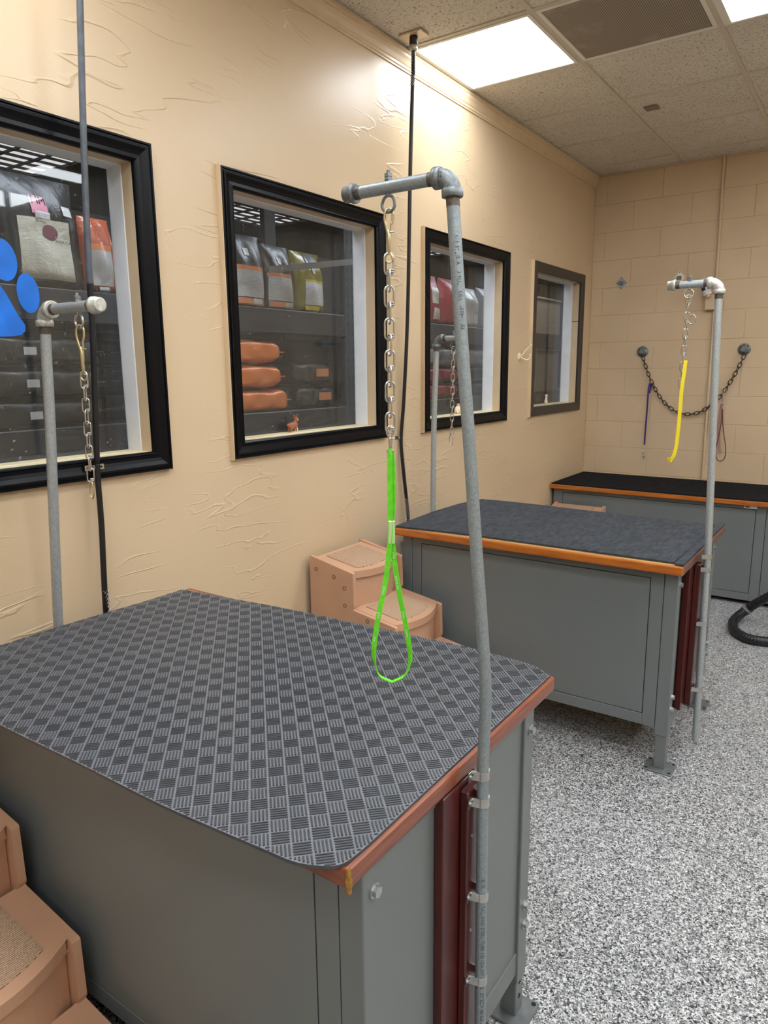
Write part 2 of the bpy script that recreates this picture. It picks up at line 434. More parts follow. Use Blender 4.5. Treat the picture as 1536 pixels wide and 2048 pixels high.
# ------------------------------------------------------------------ ceiling
ce = MB().box(-.12, XR+.1, YF-.1, YB+.2, ZC+.03, ZC+.08).build('ceiling', m_tee); ce['kind'] = 'structure'
GX, GY, GP = .009, 3.006, .6096
LIGHTS = {(0,0), (0,-4), (2,0), (2,-2), (2,-4), (2,-6), (2,-8)} | {(c, r) for c in (4, 6) for r in (2, 0, -2, -4, -6, -8)}  # only the panels beside the grille are in view; the rest are added fill
tile_me = MB().box(.011, GP-.011, .011, GP-.011, 0, .014, .002).mesh('ceiling_tile', m_tile)
tile_half = {}
for i in range(-1, 8):
    for j in range(-11, 5):
        if (i, j) in LIGHTS or (i, j) == (1, 0): continue
        x = GX+i*GP; y = GY+j*GP
        x0, x1 = max(x, -.02), min(x+GP, XR); y0, y1 = max(y, YF), min(y+GP, YB)
        if x1-x0 < .04 or y1-y0 < .04: continue
        if x1-x0 > GP-.01 and y1-y0 > GP-.01: me = tile_me
        else:
            key = (round(x1-x0,3), round(y1-y0,3))
            if key not in tile_half: tile_half[key] = MB().box(.011, key[0]-.011, .011, key[1]-.011, 0, .014, .002).mesh('ceiling_tile', m_tile)
            me = tile_half[key]
        link('ceiling_tile', me, ce, Matrix.Translation((x0, y0, ZC+.003+random.uniform(0,.0015))))
tee_y = MB().box(-.0115, .0115, YF, YB, 0, .02, .001).mesh('tee_bar', m_tee)
for i in range(0, 9): link('tee_bar', tee_y, ce, Matrix.Translation((GX+i*GP if i else .0125, 0, ZC-.001)))
tee_x = MB().box(0, XR, -.0115, .0115, 0, .02, .001).mesh('cross_tee_bar', m_tee)
for j in range(-10, 6):
    y = GY+j*GP
    if YF < y < YB: link('cross_tee_bar', tee_x, ce, Matrix.Translation((0, y, ZC-.0005)))

# crown moulding along the left wall
cp = [(0,2.872),(.006,2.872),(.006,2.879),(.010,2.883),(.010,2.893),(.013,2.897),(.020,2.915),(.026,2.926),(.026,2.936),(.030,2.940),(.030,2.953),(0,2.953)]
tr = MB().prism(cp, lambda a, b, t: (a, t, b), YF, YB).build('trim_1', m_trim); tr['kind'] = 'structure'

# light panels
FR_L = MB()
for (a, b, c, d) in ((.012,.598,.012,.03),(.012,.598,.58,.598),(.012,.044,.03,.58),(.58,.598,.03,.58)): FR_L.box(a, b, c, d, -.004, .02, .0015)
fr_me = FR_L.mesh('panel_frame', m_lframe)
lens_me = MB().box(.044, .58, .03, .58, 0, .012).mesh('diffuser', m_panel)
names = {(0,0): 'bright square ceiling light panel against the left wall beside the cable plate',
         (2,0): 'bright square ceiling light panel cut off by the upper right corner'}
for (i, j) in sorted(LIGHTS):
    lab = names.get((i, j), 'added square ceiling light panel for fill, overhead out of view')
    t = thing('ceiling_light', lab, 'ceiling light', (GX+i*GP, GY+j*GP, ZC), 'ceiling light panels')
    link('panel_frame', fr_me, t); link('diffuser', lens_me, t)
# return air grille
t = thing('air_grille', 'dusty perforated metal return air grille between two ceiling lights', 'vent', (GX+GP, GY, ZC))
b = MB()
for (x0,x1,y0,y1) in ((.012,.598,.012,.03),(.012,.598,.58,.598),(.012,.03,.03,.58),(.58,.598,.03,.58)): b.box(x0, x1, y0, y1, -.003, .02, .0015)
b.build('grille_frame', m_lframe, t); MB().box(.03, .58, .03, .58, .001, .008).build('perforated_plate', m_perf, t)
# small plate on a tile
o = MB().box(-.037, .037, -.037, .037, -.006, 0, .002).build('ceiling_plate', plain('brown_plate', srgb(128,112,96), .6)); o.location = (.727, 4.437, ZC+.003)
tag(o, 'small square brown plate on a ceiling tile', 'cover plate')

# ------------------------------------------------------------------ windows
def mitred(mb, y0, y1, z0, z1, prof, side, mi=0):
    """moulding side of a rectangular frame; prof = [(offset outward, height off the wall)]"""
    A = []; B = []
    for wd_, h in prof:
        a0, a1, c0, c1 = y0-wd_, y1+wd_, z0-wd_, z1+wd_
        p = {'top': ((a0,c1),(a1,c1)), 'bottom': ((a0,c0),(a1,c0)), 'near': ((a0,c0),(a0,c1)), 'far': ((a1,c0),(a1,c1))}[side]
        A.append((h, *p[0])); B.append((h, *p[1]))
    n = len(prof)
    mb.add(A+B, [(i, i+1, n+i+1, n+i) for i in range(n-1)])
    mb.add(A, [tuple(range(n))]); mb.add(B, [tuple(range(n))[::-1]])
PROF = [(-.001,0),(-.001,.011),(.002,.015),(.006,.019),(.009,.015),(.020,.014),(.030,.017),(.042,.023),(.048,.0235),(.050,.019),(.053,.019),(.056,.0235),(.061,.0235),(.061,0)]
PROF_FLAT = [(-.001,0),(-.001,.013),(.002,.017),(.030,.019),(.061,.021),(.061,0)]
EDGE = [(.0611,0),(.0611,.0205),(.066,.0205),(.066,0)]
for n, (a, b) in enumerate(W_IN):
    win = struct('window_%d' % (n+1))
    mf = m_brown if n == 3 else m_black
    for side in ('top', 'bottom', 'near', 'far'):
        mb = MB(); mitred(mb, a, b, Z0, Z1, PROF_FLAT if n == 3 else PROF, side); mb.build('frame_moulding', mf, win)
        if n > 0 and side in ('near', 'far') or side == 'far':
            mb = MB(); mitred(mb, a, b, Z0, Z1, EDGE, side); mb.build('frame_edge', m_trim, win)
    e = .0003
    # jamb boards: tan toward this room, white stop toward the glass
    for nm, mat, x0, x1, th in (('jamb_board', m_trim, -.052, .009, 0), ('glass_stop', m_white, -.122, -.052, .003)):
        sill = m_cream
        MB().box(x0, x1, a-J+e, a+th, Z0, Z1, .0008).build(nm, mat, win)
        MB().box(x0, x1, b-th, b+J-e, Z0, Z1, .0008).build(nm, mat, win)
        MB().box(x0, x1, a-J+e, b+J-e, Z1-th, Z1+J-e, .0008).build(nm, mat, win)
        MB().box(x0, x1, a-J+e, b+J-e, Z0-J+e, Z0+th*.4, .0008).build('sill_board', sill, win)
    if n == 3: MB().box(-.047, .011, b-.0016, b-.0002, 1.879, 1.883).build('jamb_joint', m_dark, win)
    MB().box(GL-.0025, GL+.0025, a+.002, b-.002, Z0+.001, Z1-.002).build('pane', m_glass, win)

# blue paw painted on the first pane
paw = thing('paw_print', 'bright blue paw print painted on the nearest window pane', 'decal', (GL+.003, 1.08, 1.64))
def decal(pts, name):
    mb = MB(); mb.prism(pts, lambda a, b_, t: (t, a, b_), GL+.0027, GL+.0034); return mb.build(name, m_blue, paw)
def ell(cy, cz, ry, rz, rot=0, n=28):
    out = []
    for k in range(n):
        t = 2*math.pi*k/n; u, v = ry*math.cos(t), rz*math.sin(t)
        out.append((cy+u*math.cos(rot)-v*math.sin(rot), cz+u*math.sin(rot)+v*math.cos(rot)))
    return out
decal(ell(1.182, 1.7595, .0335, .0555, .05), 'toe'); decal(ell(1.118, 1.845, .0405, .0575, .1), 'toe')
decal(ell(1.022, 1.842, .0405, .0575, -.1), 'toe'); decal(ell(.958, 1.752, .0335, .0555, -.05), 'toe')
pad = [(1.07,1.783),(1.104,1.773),(1.118,1.75),(1.145,1.697),(1.163,1.669),(1.162,1.652),(1.148,1.641),(1.124,1.636),(1.09,1.634),(1.07,1.636)]
pad = pad + [(2.14-y, z) for y, z in reversed(pad[1:-1])]
decal(pad, 'pad'); root_local(paw)

# ------------------------------------------------------------------ tables
FT = .800                       # cabinet top
def foot(t, cx, cy):
    MB().box(cx-.054, cx+.054, cy-.048, cy+.048, 0, .007, .002).build('foot_plate', m_plate, t)
    for sx in (-1, 1):
        for sy in (-1, 1):
            MB().cyl((cx+sx*.043, cy+sy*.037, .0065), (cx+sx*.043, cy+sy*.037, .0075), .006, 12).build('anchor_hole', m_dark, t)
def bolt(t, p, ax):
    b = MB(); p = Vector(p); a = Vector(ax)
    b.cyl(p, p+a*.0025, .0125, 18); b.hexnut(p+a*.0025, a, .0095, .0075); return b.build('bolt', m_bolt, t)
def table(name, label, x0, x1, y0, y1, lx0, lx1, ly0, ly1, trims, FB):
    t = thing(name, label, 'table', ((x0+x1)/2, (y0+y1)/2, 0), 'grooming tables')
    MB().box(x0+.012, x1-.012, y0+.012, y1-.012, FT, .832, .001).build('top_board', m_ply, t)
    def trim(a, b_, c, d, m): MB().box(a, b_, c, d, FT-.002, .833).build('edge_trim', m, t, .007, 3)
    trim(x0, x1, y0, y0+.014, trims[0]); trim(x0, x1, y1-.014, y1, trims[0])
    trim(x1-.014, x1, y0+.0005, y1-.0005, trims[1]); trim(x0, x0+.014, y0+.0005, y1-.0005, trims[1])
    L = .048
    MB().box(lx0+.006, lx1-.016, ly0+.010, ly1-.006, FB, FT-.002, .002).build('cabinet_body', m_cabdark, t)
    # near face: stiles, rails and a flush panel with an open seam round it
    sx0, sx1 = lx0+L+.002, lx1-L-.002; s = .047
    f0, f1 = ly0+.001, ly0+.012
    MB().box(sx0, sx0+s, f0, f1, FB, FT, .0012).build('stile', m_cab, t)
    MB().box(sx1-s, sx1, f0, f1, FB, FT, .0012).build('stile', m_cab, t)
    MB().box(sx0+s, sx1-s, f0, f1, FT-.036, FT, .0012).build('rail', m_cab, t)
    MB().box(sx0+s, sx1-s, f0, f1, FB, FB+.045, .0012).build('rail', m_cab, t)
    MB().box(sx0+s+.003, sx1-s-.003, f0, f1-.002, FB+.048, FT-.039, .0012).build('door_panel', m_cab, t)
    for cx in (lx0+L/2, lx1-L/2):
        for k, cy in enumerate((ly0+L/2, ly1-L/2)):
            lg = MB().box(cx-L/2, cx+L/2, cy-L/2, cy+L/2, FB-.028, FT, .002).build('leg', m_cab, t)
            MB().box(cx-L/2+.004, cx+L/2-.004, cy-L/2+.004, cy+L/2-.004, .006, FB-.027, .002).build('leg_extension', m_cab, lg)
            foot(t, cx, cy)
    xs = lx1-L/2
    for cy in (ly0+L/2, ly1-L/2):
        for z in ((.745,) if cy > ly0+.2 or name else ()) : bolt(t, (lx1, cy+.004, z), (1,0,0))
        for z in (.30, .25): bolt(t, (lx1, cy+.004, z), (1,0,0))
    for z in (.09, .05): MB().cyl((lx1-.0045, ly1-L/2, z), (lx1-.0036, ly1-L/2, z), .006, 12).build('adjustment_hole', m_dark, t)
    return t
# nearest table
T1 = table('grooming_table', 'grey steel grooming table in the foreground under the ribbed rubber mat', .14, 1.400, .700, 1.488, .17, 1.388, .750, 1.397, (m_wood_rx, m_wood_ry), .128)
MB().box(1.372, 1.380, .80, 1.352, .185, .772, .0015).build('side_panel', m_cab, T1)
MB().box(1.366, 1.384, .80, 1.352, .128, .186, .0015).build('side_rail', m_cab, T1)
MB().box(1.366, 1.384, .80, 1.352, .776, FT, .0015).build('side_rail', m_cab, T1)
MB().box(1.380, 1.400, .972, 1.092, .10, FT-.003, .002).build('pole_board', m_wood_dz, T1)
MB().box(1.400, 1.4175, 1.030, 1.080, .10, .785, .003).build('pole_strip', m_wood_dz, T1)
for z in (.69, .49, .25): MB().cyl((1.417, 1.047, z), (1.4187, 1.047, z), .003, 10).build('screw', m_bolt, T1)
MB().tube(catmull([(1.398,.703,.834),(1.3995,.7015,.826),(1.400,.701,.812),(1.399,.702,.797)], 4), [.004]*6+[.006]*4+[.0045]*3, 8).build('varnish_drip', m_gold, T1)
root_local(T1)
# middle table
T2 = table('grooming_table', 'grey steel grooming table in the middle under the flat grey carpet mat', .195, 1.438, 2.608, 3.440, .214, 1.414, 2.660, 3.36, (m_wood_ox, m_wood_dy), .172)
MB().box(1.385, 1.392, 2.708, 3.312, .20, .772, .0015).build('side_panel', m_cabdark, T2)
MB().box(1.380, 1.412, 2.708, 3.312, .172, .205, .0015).build('side_rail', m_cab, T2)
MB().box(1.380, 1.412, 2.708, 3.312, .776, FT, .0015).build('side_rail', m_cab, T2)
MB().box(1.400, 1.425, 2.80, 2.93, .20, FT-.003, .002).build('pole_board', m_wood_dz, T2)
MB().box(1.425, 1.449, 2.865, 2.915, .20, .785, .003).build('pole_strip', m_wood_dz, T2)
for z in (.66, .30): MB().cyl((1.4488, 2.875, z), (1.4505, 2.875, z), .003, 10).build('screw', m_bolt, T2)
MB().box(.196, .213, 2.665, 2.705, .66, .755, .002).build('side_bracket', m_cab, T2)
root_local(T2)
# back table
t = thing('grooming_table', 'long low grey cabinet table against the block wall with black carpet top', 'table', (.92, 5.33, 0), 'grooming tables')
BX1 = 1.85; BY0 = 4.965; BY1 = 5.68
MB().box(.006, BX1-.01, BY0+.012, BY1, .668, .697, .001).build('top_board', m_ply, t)
MB().box(.004, BX1, BY0, BY0+.014, .664, .698).build('edge_trim', m_wood_ox, t, .008, 3)
MB().box(BX1-.014, BX1, BY0+.015, BY1, .664, .698).build('edge_trim', m_wood_dy, t, .006, 3)
MB().box(.03, BX1-.04, BY0+.055, BY1, .03, .664, .002).build('cabinet_body', m_cabdark, t)
f0, f1 = BY0+.040, BY0+.056
for a, b_ in ((.02, .088), (1.372, 1.43), (1.75, BX1-.03)): MB().box(a, b_, f0, f1, .03, .664, .0015).build('stile', m_cab, t)
for a, b_ in ((.088, 1.372), (1.43, 1.75)):
    MB().box(a, b_, f0, f1, .638, .664, .0015).build('rail', m_cab, t); MB().box(a, b_, f0, f1, .03, .078, .0015).build('rail', m_cab, t)
    MB().box(a+.003, b_-.003, f0, f1-.002, .081, .634, .0015).build('door_panel', m_cab, t)
lb = MB().box(1.30, 1.375, f0-.002, f0, .642, .660).build('maker_label', m_white, t)
MB().box(1.305, 1.333, f0-.0025, f0-.0018, .646, .656).build('label_print', plain('label_red', srgb(150,70,70), .5), lb)
root_local(t)

# ------------------------------------------------------------------ mats
def inside(p, poly):
    x, y = p; c = False; n = len(poly)
    for i in range(n):
        x1, y1 = poly[i]; x2, y2 = poly[i-1]
        if (y1 > y) != (y2 > y) and x < (x2-x1)*(y-y1)/(y2-y1)+x1: c = not c
    return c
def smooth2(pts, n=6):
    q = [(x, y, 0) for x, y in pts]
    return [(p.x, p.y) for p in catmull(q, n)]
near = smooth2([(.30,.645),(.564,.643),(.836,.648),(1.004,.649),(1.102,.652),(1.269,.663),(1.329,.668),(1.370,.685),(1.388,.703),(1.393,.734),(1.394,.774)])
far = smooth2([(1.392,1.20),(1.392,1.455),(1.385,1.474),(1.341,1.503),(1.273,1.513),(1.163,1.520),(1.03,1.515),(.884,1.508),(.614,1.494),(.427,1.477),(.266,1.461),(.160,1.449),(.150,1.437)])
outline = [(.137,.80),(.145,.70),(.18,.66)] + near + far + [(.150,1.285),(.141,1.154),(.135,1.003)]
mat = thing('rubber_mat', 'grey rubber mat with raised basket-weave ribs on the nearest table', 'mat', (.77, 1.08, .8325))
MB().prism(outline, lambda a, b, t: (a, b, t), .8332, .8387).build('mat_base', [m_rub, m_rib], mat)
for p_ in [o_ for o_ in mat.children][0].data.polygons: p_.material_index = 0 if p_.normal.z > .9 else 1     # dust lies on the top only
rb = MB(); q = .0218; CW = .0308; dirs = ((-math.sqrt(.5), math.sqrt(.5)), (math.sqrt(.5), math.sqrt(.5)))
def clip(x0, y0, d, hl, n=8):
    if inside((x0-d[0]*hl, y0-d[1]*hl), outline) and inside((x0+d[0]*hl, y0+d[1]*hl), outline): return -hl, hl
    lo = hi = None
    for k in range(n+1):
        u = -hl + 2*hl*k/n
        if inside((x0+d[0]*u, y0+d[1]*u), outline): lo = u if lo is None else lo; hi = u
    return (lo, hi) if lo is not None and hi-lo > .003 else None
def rib(x0, y0, d, lo, hi, wv, tv, cap):
    px, py = -d[1], d[0]; zt = .8404; zb = .8384
    P = lambda u, v, z: (x0+d[0]*u+px*v, y0+d[1]*u+py*v, z)
    # pill-shaped rib: pointed ends, sloping flanks, flat top
    A = [P(lo,0,zb),P(lo+wv,-wv,zb),P(hi-wv,-wv,zb),P(hi,0,zb),P(hi-wv,wv,zb),P(lo+wv,wv,zb)]
    B = [P(lo+cap,0,zt),P(lo+wv+cap*.5,-tv,zt),P(hi-wv-cap*.5,-tv,zt),P(hi-cap,0,zt),P(hi-wv-cap*.5,tv,zt),P(lo+wv+cap*.5,tv,zt)]
    rb.add(A+B, [(k, (k+1) % 6, 6+(k+1) % 6, 6+k) for k in range(6)] + [(6,7,8,9,10,11)])
for ci in range(-2, 64):
    for cj in range(-2, 46):
        if (ci + cj) % 2: continue                       # cells lie on a 45-degree checkerboard
        cx = .12 + q*ci; cy = .63 + q*cj
        if not (.1 < cx < 1.44 and .62 < cy < 1.55): continue
        d = dirs[cj % 2]; px, py = -d[1], d[0]
        for r in range(5):
            o_ = (r-2)*.0060; x0, y0 = cx+px*o_, cy+py*o_
            c = clip(x0, y0, d, .0143)
            if c: rib(x0, y0, d, c[0], c[1], .0017, .0011, .0007)
o = rb.build('ribs', m_rib, mat); o['kind'] = 'stuff'
root_local(mat)
m2a = [(.204,2.612),(.46,2.640),(.70,2.645),(1.10,2.642),(1.398,2.640),(1.402,2.9),(1.400,3.23),(1.398,3.405),(1.25,3.400),(1.116,3.404),(.90,3.415),(.747,3.421),(.60,3.432),(.469,3.438),(.30,3.436),(.224,3.428),(.185,3.25),(.178,2.993),(.190,2.8)]
o = MB().prism(m2a, lambda a, b, t: (a, b, t), .8335, .8405).build('carpet_mat', m_carp, None, .002)
tag(o, 'large grey carpet mat covering the middle grooming table', 'mat')
m2b = [(1.4035,2.622),(1.434,2.620),(1.436,2.92),(1.434,3.25),(1.434,3.440),(1.404,3.436)]
o = MB().prism(m2b, lambda a, b, t: (a, b, t), .8335, .8415).build('carpet_strip', m_carp, None, .002)
tag(o, 'narrow grey carpet strip along the pole side of the middle table', 'mat')
for pts, lab in (([(.012,4.972),(.20,4.968),(.452,4.966),(.438,5.66),(.012,5.665)], 'short black carpet piece on the back table beside the left wall'),
                 ([(.4545,4.966),(1.0,4.964),(1.845,4.966),(1.845,5.66),(.4405,5.66)], 'long black carpet piece covering most of the back table')):
    o = MB().prism(pts, lambda a, b, t: (a, b, t), .6985, .706).build('carpet_mat', m_carp2, None, .002); tag(o, lab, 'mat')

# ------------------------------------------------------------------ dog steps
def dog_steps(label, n, M):
    t = thing('dog_steps', label, 'dog steps', M.translation, 'plastic dog steps')
    t.matrix_world = M
    W = .37; s = .19; run = .2075; rise = .190; H = .765 - (4-n)*rise
    prof = [(0, 0), (0, H)]
    for i in range(n):
        z = H - i*rise; u0 = i*run + (.0 if i == 0 else .012); u1 = (i+1)*run + .02
        if i: prof.append((u0+.002, z-.012))
        prof.append((u1, z-.047))
        if i == n-1: prof.append((u1+.004, 0))
        else: prof.append((u1+.004, z-rise-.002))
    for sy, nm in ((-1, 'side_panel'), (1, 'side_panel')):
        y0 = sy*W/2; y1 = sy*(W/2-.020)
        sp = MB().prism(prof, lambda a, b, tt: (a, tt, b), min(y0,y1), max(y0,y1)).build(nm, m_step, t, .007, 3)
        for (u, z) in ((.035,H-.055),(.13,H-.075),(.185,H-.115),(.185,H-.19),(.30,H-.235),(.39,H-.30)):
            if z < .05: continue
            r = [(u+.0075*math.cos(k*math.pi/8), y0+sy*.0005, z+.0075*math.sin(k*math.pi/8)) for k in range(16)]
            MB().tube(r, .0015, 6, closed=True).build('plug_ring', m_stepdk, sp)
    yi = W/2-.0205
    for i in range(n):
        z0 = H - i*rise - .010; u0 = i*run + .014; u1 = (i+1)*run + .004; sl = .17
        bul = .040
        def arc(u, y, ins=0): return u + bul*(1-(y/yi)**2) - ins
        N = 14
        front = [(arc(u1, -yi + 2*yi*k/N), -yi + 2*yi*k/N) for k in range(N+1)]
        poly = [(u0, -yi)] + front + [(u0, yi)]
        tr_ = MB().prism(poly, lambda a, b, tt: (a, b, z0 - sl*(a-u0) + tt), -.030, 0).build('tread', m_step, t, .009, 3)
        f2 = [(arc(u1, y)-.030, y) for _, y in [(0, -.118+.236*k/N) for k in range(N+1)]]
        poly2 = [(u0+.022, -.118)] + f2 + [(u0+.022, .118)]
        MB().prism(poly2, lambda a, b, tt: (a, b, z0 - sl*(a-u0) + tt), -.004, .0035).build('carpet_pad', m_pad, t, .0025)
        zb = (H-(i+1)*rise - .03) if i < n-1 else 0.0
        rs = [(arc(u1, y)-.012, y) for _, y in front]; rb_ = [(x-.02, y) for x, y in rs[::-1]]
        MB().prism(rs+rb_, lambda a, b, tt: (a, b, (z0-.032-sl*(a-u0)) if tt else zb), 0, 1).build('riser', m_step, t, .003)
    return t
dog_steps('tan plastic dog steps between the two near tables', 4, Matrix.Translation((.028, 2.405, 0)))
dog_steps('tan plastic dog steps in front of the ribbed mat table, lower left corner', 4, Matrix.Translation((.010, .527, 0)))
dog_steps('tan plastic dog steps mostly hidden behind the carpeted middle table', 3, Matrix.Translation((.245, 4.955, 0)) @ Matrix.Rotation(-math.pi/2, 4, 'Z'))

# ------------------------------------------------------------------ grooming arms
def strap(t, c, R, tabdir, z, board_x, mat=m_zinc):
    """conduit strap round a vertical pipe at c=(x,y); tab lies on the board in the -y direction"""
    cx, cy = c; b = MB(); h = .009; r = R+.0004; th = .0016
    pts = [(board_x, cy-r-.017), (board_x, cy-r-.004)]
    sg = 1 if cx > board_x else -1
    for k in range(0, 13):
        a = -math.pi/2 + math.pi*k/12
        pts.append((cx + sg*r*math.cos(a), cy + r*math.sin(a)))
    pts.append((board_x, cy+r))
    n = len(pts)
    vs = []
    for i, (x, y) in enumerate(pts):
        d = Vector((pts[min(i+1,n-1)][0]-pts[max(i-1,0)][0], pts[min(i+1,n-1)][1]-pts[max(i-1,0)][1], 0)).normalized()
        nx, ny = d.y*sg, -d.x*sg
        for (o_, zz) in ((0,-h),(th,-h),(th,h),(0,h)): vs.append((x+nx*o_, y+ny*o_, z+zz))
    fs = []
    for i in range(n-1):
        for k in range(4): fs.append((i*4+k, i*4+(k+1)%4, (i+1)*4+(k+1)%4, (i+1)*4+k))
    fs += [(0,1,2,3), tuple(4*(n-1)+k for k in range(4))]
    b.add(vs, fs)
    o = b.build('strap', mat, t)
    MB().cyl((board_x+sg*.001, cy-r-.011, z), (board_x+sg*.004, cy-r-.011, z), .0034, 10).build('screw', m_bolt, o)
def arm(label, pts, R, sgn, length, eye, mats, straps=(), board_x=None, grp='pipe stands', lettering=()):
    """pts: pole axis from floor to just under the elbow; arm points along sgn*x"""
    mp, mfit = mats
    t = thing('pipe_stand', label, 'pipe stand', pts[0], grp)
    P = catmull(pts, 6); top = P[-1]; y = top.y
    MB().tube(P, R, 20).build('upright_pipe', mp, t)
    zc = top.z + R*2.3; xc = top.x + sgn*R*2.3        # start of horizontal run / arm height
    el = MB()
    ctr = Vector((xc, y, top.z)); path = []
    for k in range(11):
        a = math.pi/2*k/10
        path.append(Vector((xc - sgn*R*2.3*math.cos(a), y, top.z + R*2.3*math.sin(a))))
    el.tube(path, R*1.36, 20)
    d0 = (P[-1]-P[-2]).normalized()
    el.tube([top-d0*R*.75, top-d0*R*.75+Vector((0,0,.001)), top+Vector((0,0,R*.35)), top+Vector((0,0,R*.5))], [R*1.5, R*1.62, R*1.62, R*1.4], 20)
    hx = Vector((sgn, 0, 0)); a0 = Vector((xc, y, zc))
    el.tube([a0-hx*R*.5, a0-hx*R*.35, a0+hx*R*.7, a0+hx*(R*.75)], [R*1.4, R*1.62, R*1.62, R*1.5], 20)
    eo = el.build('elbow', mfit, t)
    if lettering:
        ts = MB(); vs, fs = text_verts('1/2', R*1.1)
        ang0 = math.atan2(-1.06, .55)
        c = Vector((xc - sgn*R*.9, y-R*1.37, zc - R*.3))
        ts.add([c + Vector((.88*(u-R*.9), -.0004, v)) for u, v, _ in vs], fs); ts.build('raised_size_mark', m_ink, eo)
    end = a0 + hx*length
    MB().tube([a0+hx*R*.4, end-hx*R*.4], R, 20).build('cross_pipe', mp, t)
    for q0, q1 in ((a0+hx*R*.75, a0+hx*R*1.7), (end-hx*R*2.5, end-hx*R*1.4), (top-d0*R*2.1, top-d0*R*.7)):
        n_ = 7; pp = [q0+(q1-q0)*(k/(n_*2)) for k in range(n_*2+1)]
        MB().tube(pp, [R*(1.015 if k % 2 else 1.045) for k in range(len(pp))], 18).build('pipe_threads', m_thread, t)
    MB().tube([end-hx*R*1.4, end-hx*R*1.35, end-hx*R*.7, end-hx*R*.65, end+hx*R*.65, end+hx*R*.8], [R*1.45, R*1.55, R*1.55, R*1.35, R*1.3, R*1.05], 20).build('end_cap', mfit, t)
    # eye bolt through the cross pipe
    ex = a0.x + sgn*eye; er = R*1.25
    eb = MB(); eb.cyl((ex, y, zc-R*1.3), (ex, y, zc+R*2.5), R*.30, 12)
    ring = [(ex+er*math.sin(k*2*math.pi/20)*(1 if math.cos(k*2*math.pi/20) < 0 else .92), y, zc-R*1.2-er + er*math.cos(k*2*math.pi/20)) for k in range(20)]
    eb.tube(ring, R*.24, 10, closed=True); ebo = eb.build('eye_bolt', m_fit if mfit is m_fit else m_zinc, t)
    for z in (zc+R*.97, zc+R*1.5): MB().hexnut((ex, y, z), (0,0,1), R*.66, R*.46).build('nut', m_fit, ebo)
    for z in straps:
        k = min(P, key=lambda v: abs(v.z-z)); strap(t, (k.x, k.y), R, -1, z, board_x)
    if lettering:
        tx = MB(); ca = math.atan2(-1.06, .52) + .30
        for body, z0, sz in lettering:
            k = min(P, key=lambda v: abs(v.z-z0))
            def fn(u, v, z0=z0, k=k):
                a = ca + (v-.0034)/R
                kk = min(P, key=lambda w_: abs(w_.z-(z0-u)))
                return (kk.x+(R+.0003)*math.cos(a), kk.y+(R+.0003)*math.sin(a), z0-u)
            text_on(tx, body, sz, fn)
        tx.build('stencilled_lettering', m_ink, t)
    root_local(t)
    return (ex, y, zc-R*1.2-er*2+R*.24)
def lin(p0, p1, n): return [tuple(p0[k]+(p1[k]-p0[k])*i/n for k in range(3)) for i in range(n+1)]
R1 = .0107; R2 = .0133
FRP = lin((1.4385,1.057,.04), (1.4325,1.057,.763), 9) + [(1.4318,1.057,.84),(1.4345,1.057,.92),(1.434,1.057,.985),(1.427,1.057,1.07),(1.410,1.057,1.245),(1.394,1.057,1.423),(1.380,1.057,1.562),(1.366,1.057,1.72),(1.3585,1.057,1.807)]
e1 = arm('bent galvanised pipe stand in the foreground holding the green loop', FRP, R1, -1, .181, .098, (m_galv, m_fit), (.815,.762,.568,.386,.19), 1.4178,
         lettering=(('10  01', .612, .0105), ('TAIL AND STEEL TUBE AD USA ASTM A53', .552, .0098), ('2Y SCH 40 GR A F NS-61', .362, .0105), ('U.S. STEEL AND TUBE  USA  ASTM  A53', 1.74, .0085)))
e2 = arm('galvanised pipe stand beside the paw print window with a dangling chain', lin((.1,1.047,.03),(.1,1.047,.80),5)+[(.105,1.047,.87),(.132,1.047,1.125),(.162,1.047,1.398),(.176,1.047,1.565),(.184,1.047,1.657)], R2, 1, .200, .118, (m_galv2, m_fit2), (.70,.30), .1245)
e3 = arm('galvanised pipe stand with chain on the wall side of the middle table', lin((.160,3.018,.03),(.160,3.018,.867),5)+[(.164,3.018,1.266),(.172,3.018,1.50),(.176,3.018,1.645)], R2, 1, .118, .062, (m_galv2, m_fit), (.70,.30), .180)
e4 = arm('galvanised pipe stand holding the yellow leash on the middle table', lin((1.4755,2.89,.045),(1.465,2.89,.841),6)+[(1.451,2.89,1.226),(1.437,2.89,1.592),(1.4315,2.89,1.800)], R2, -1, .138, .072, (m_galv2, m_fit2), (.815,.765,.545,.27), 1.4492)

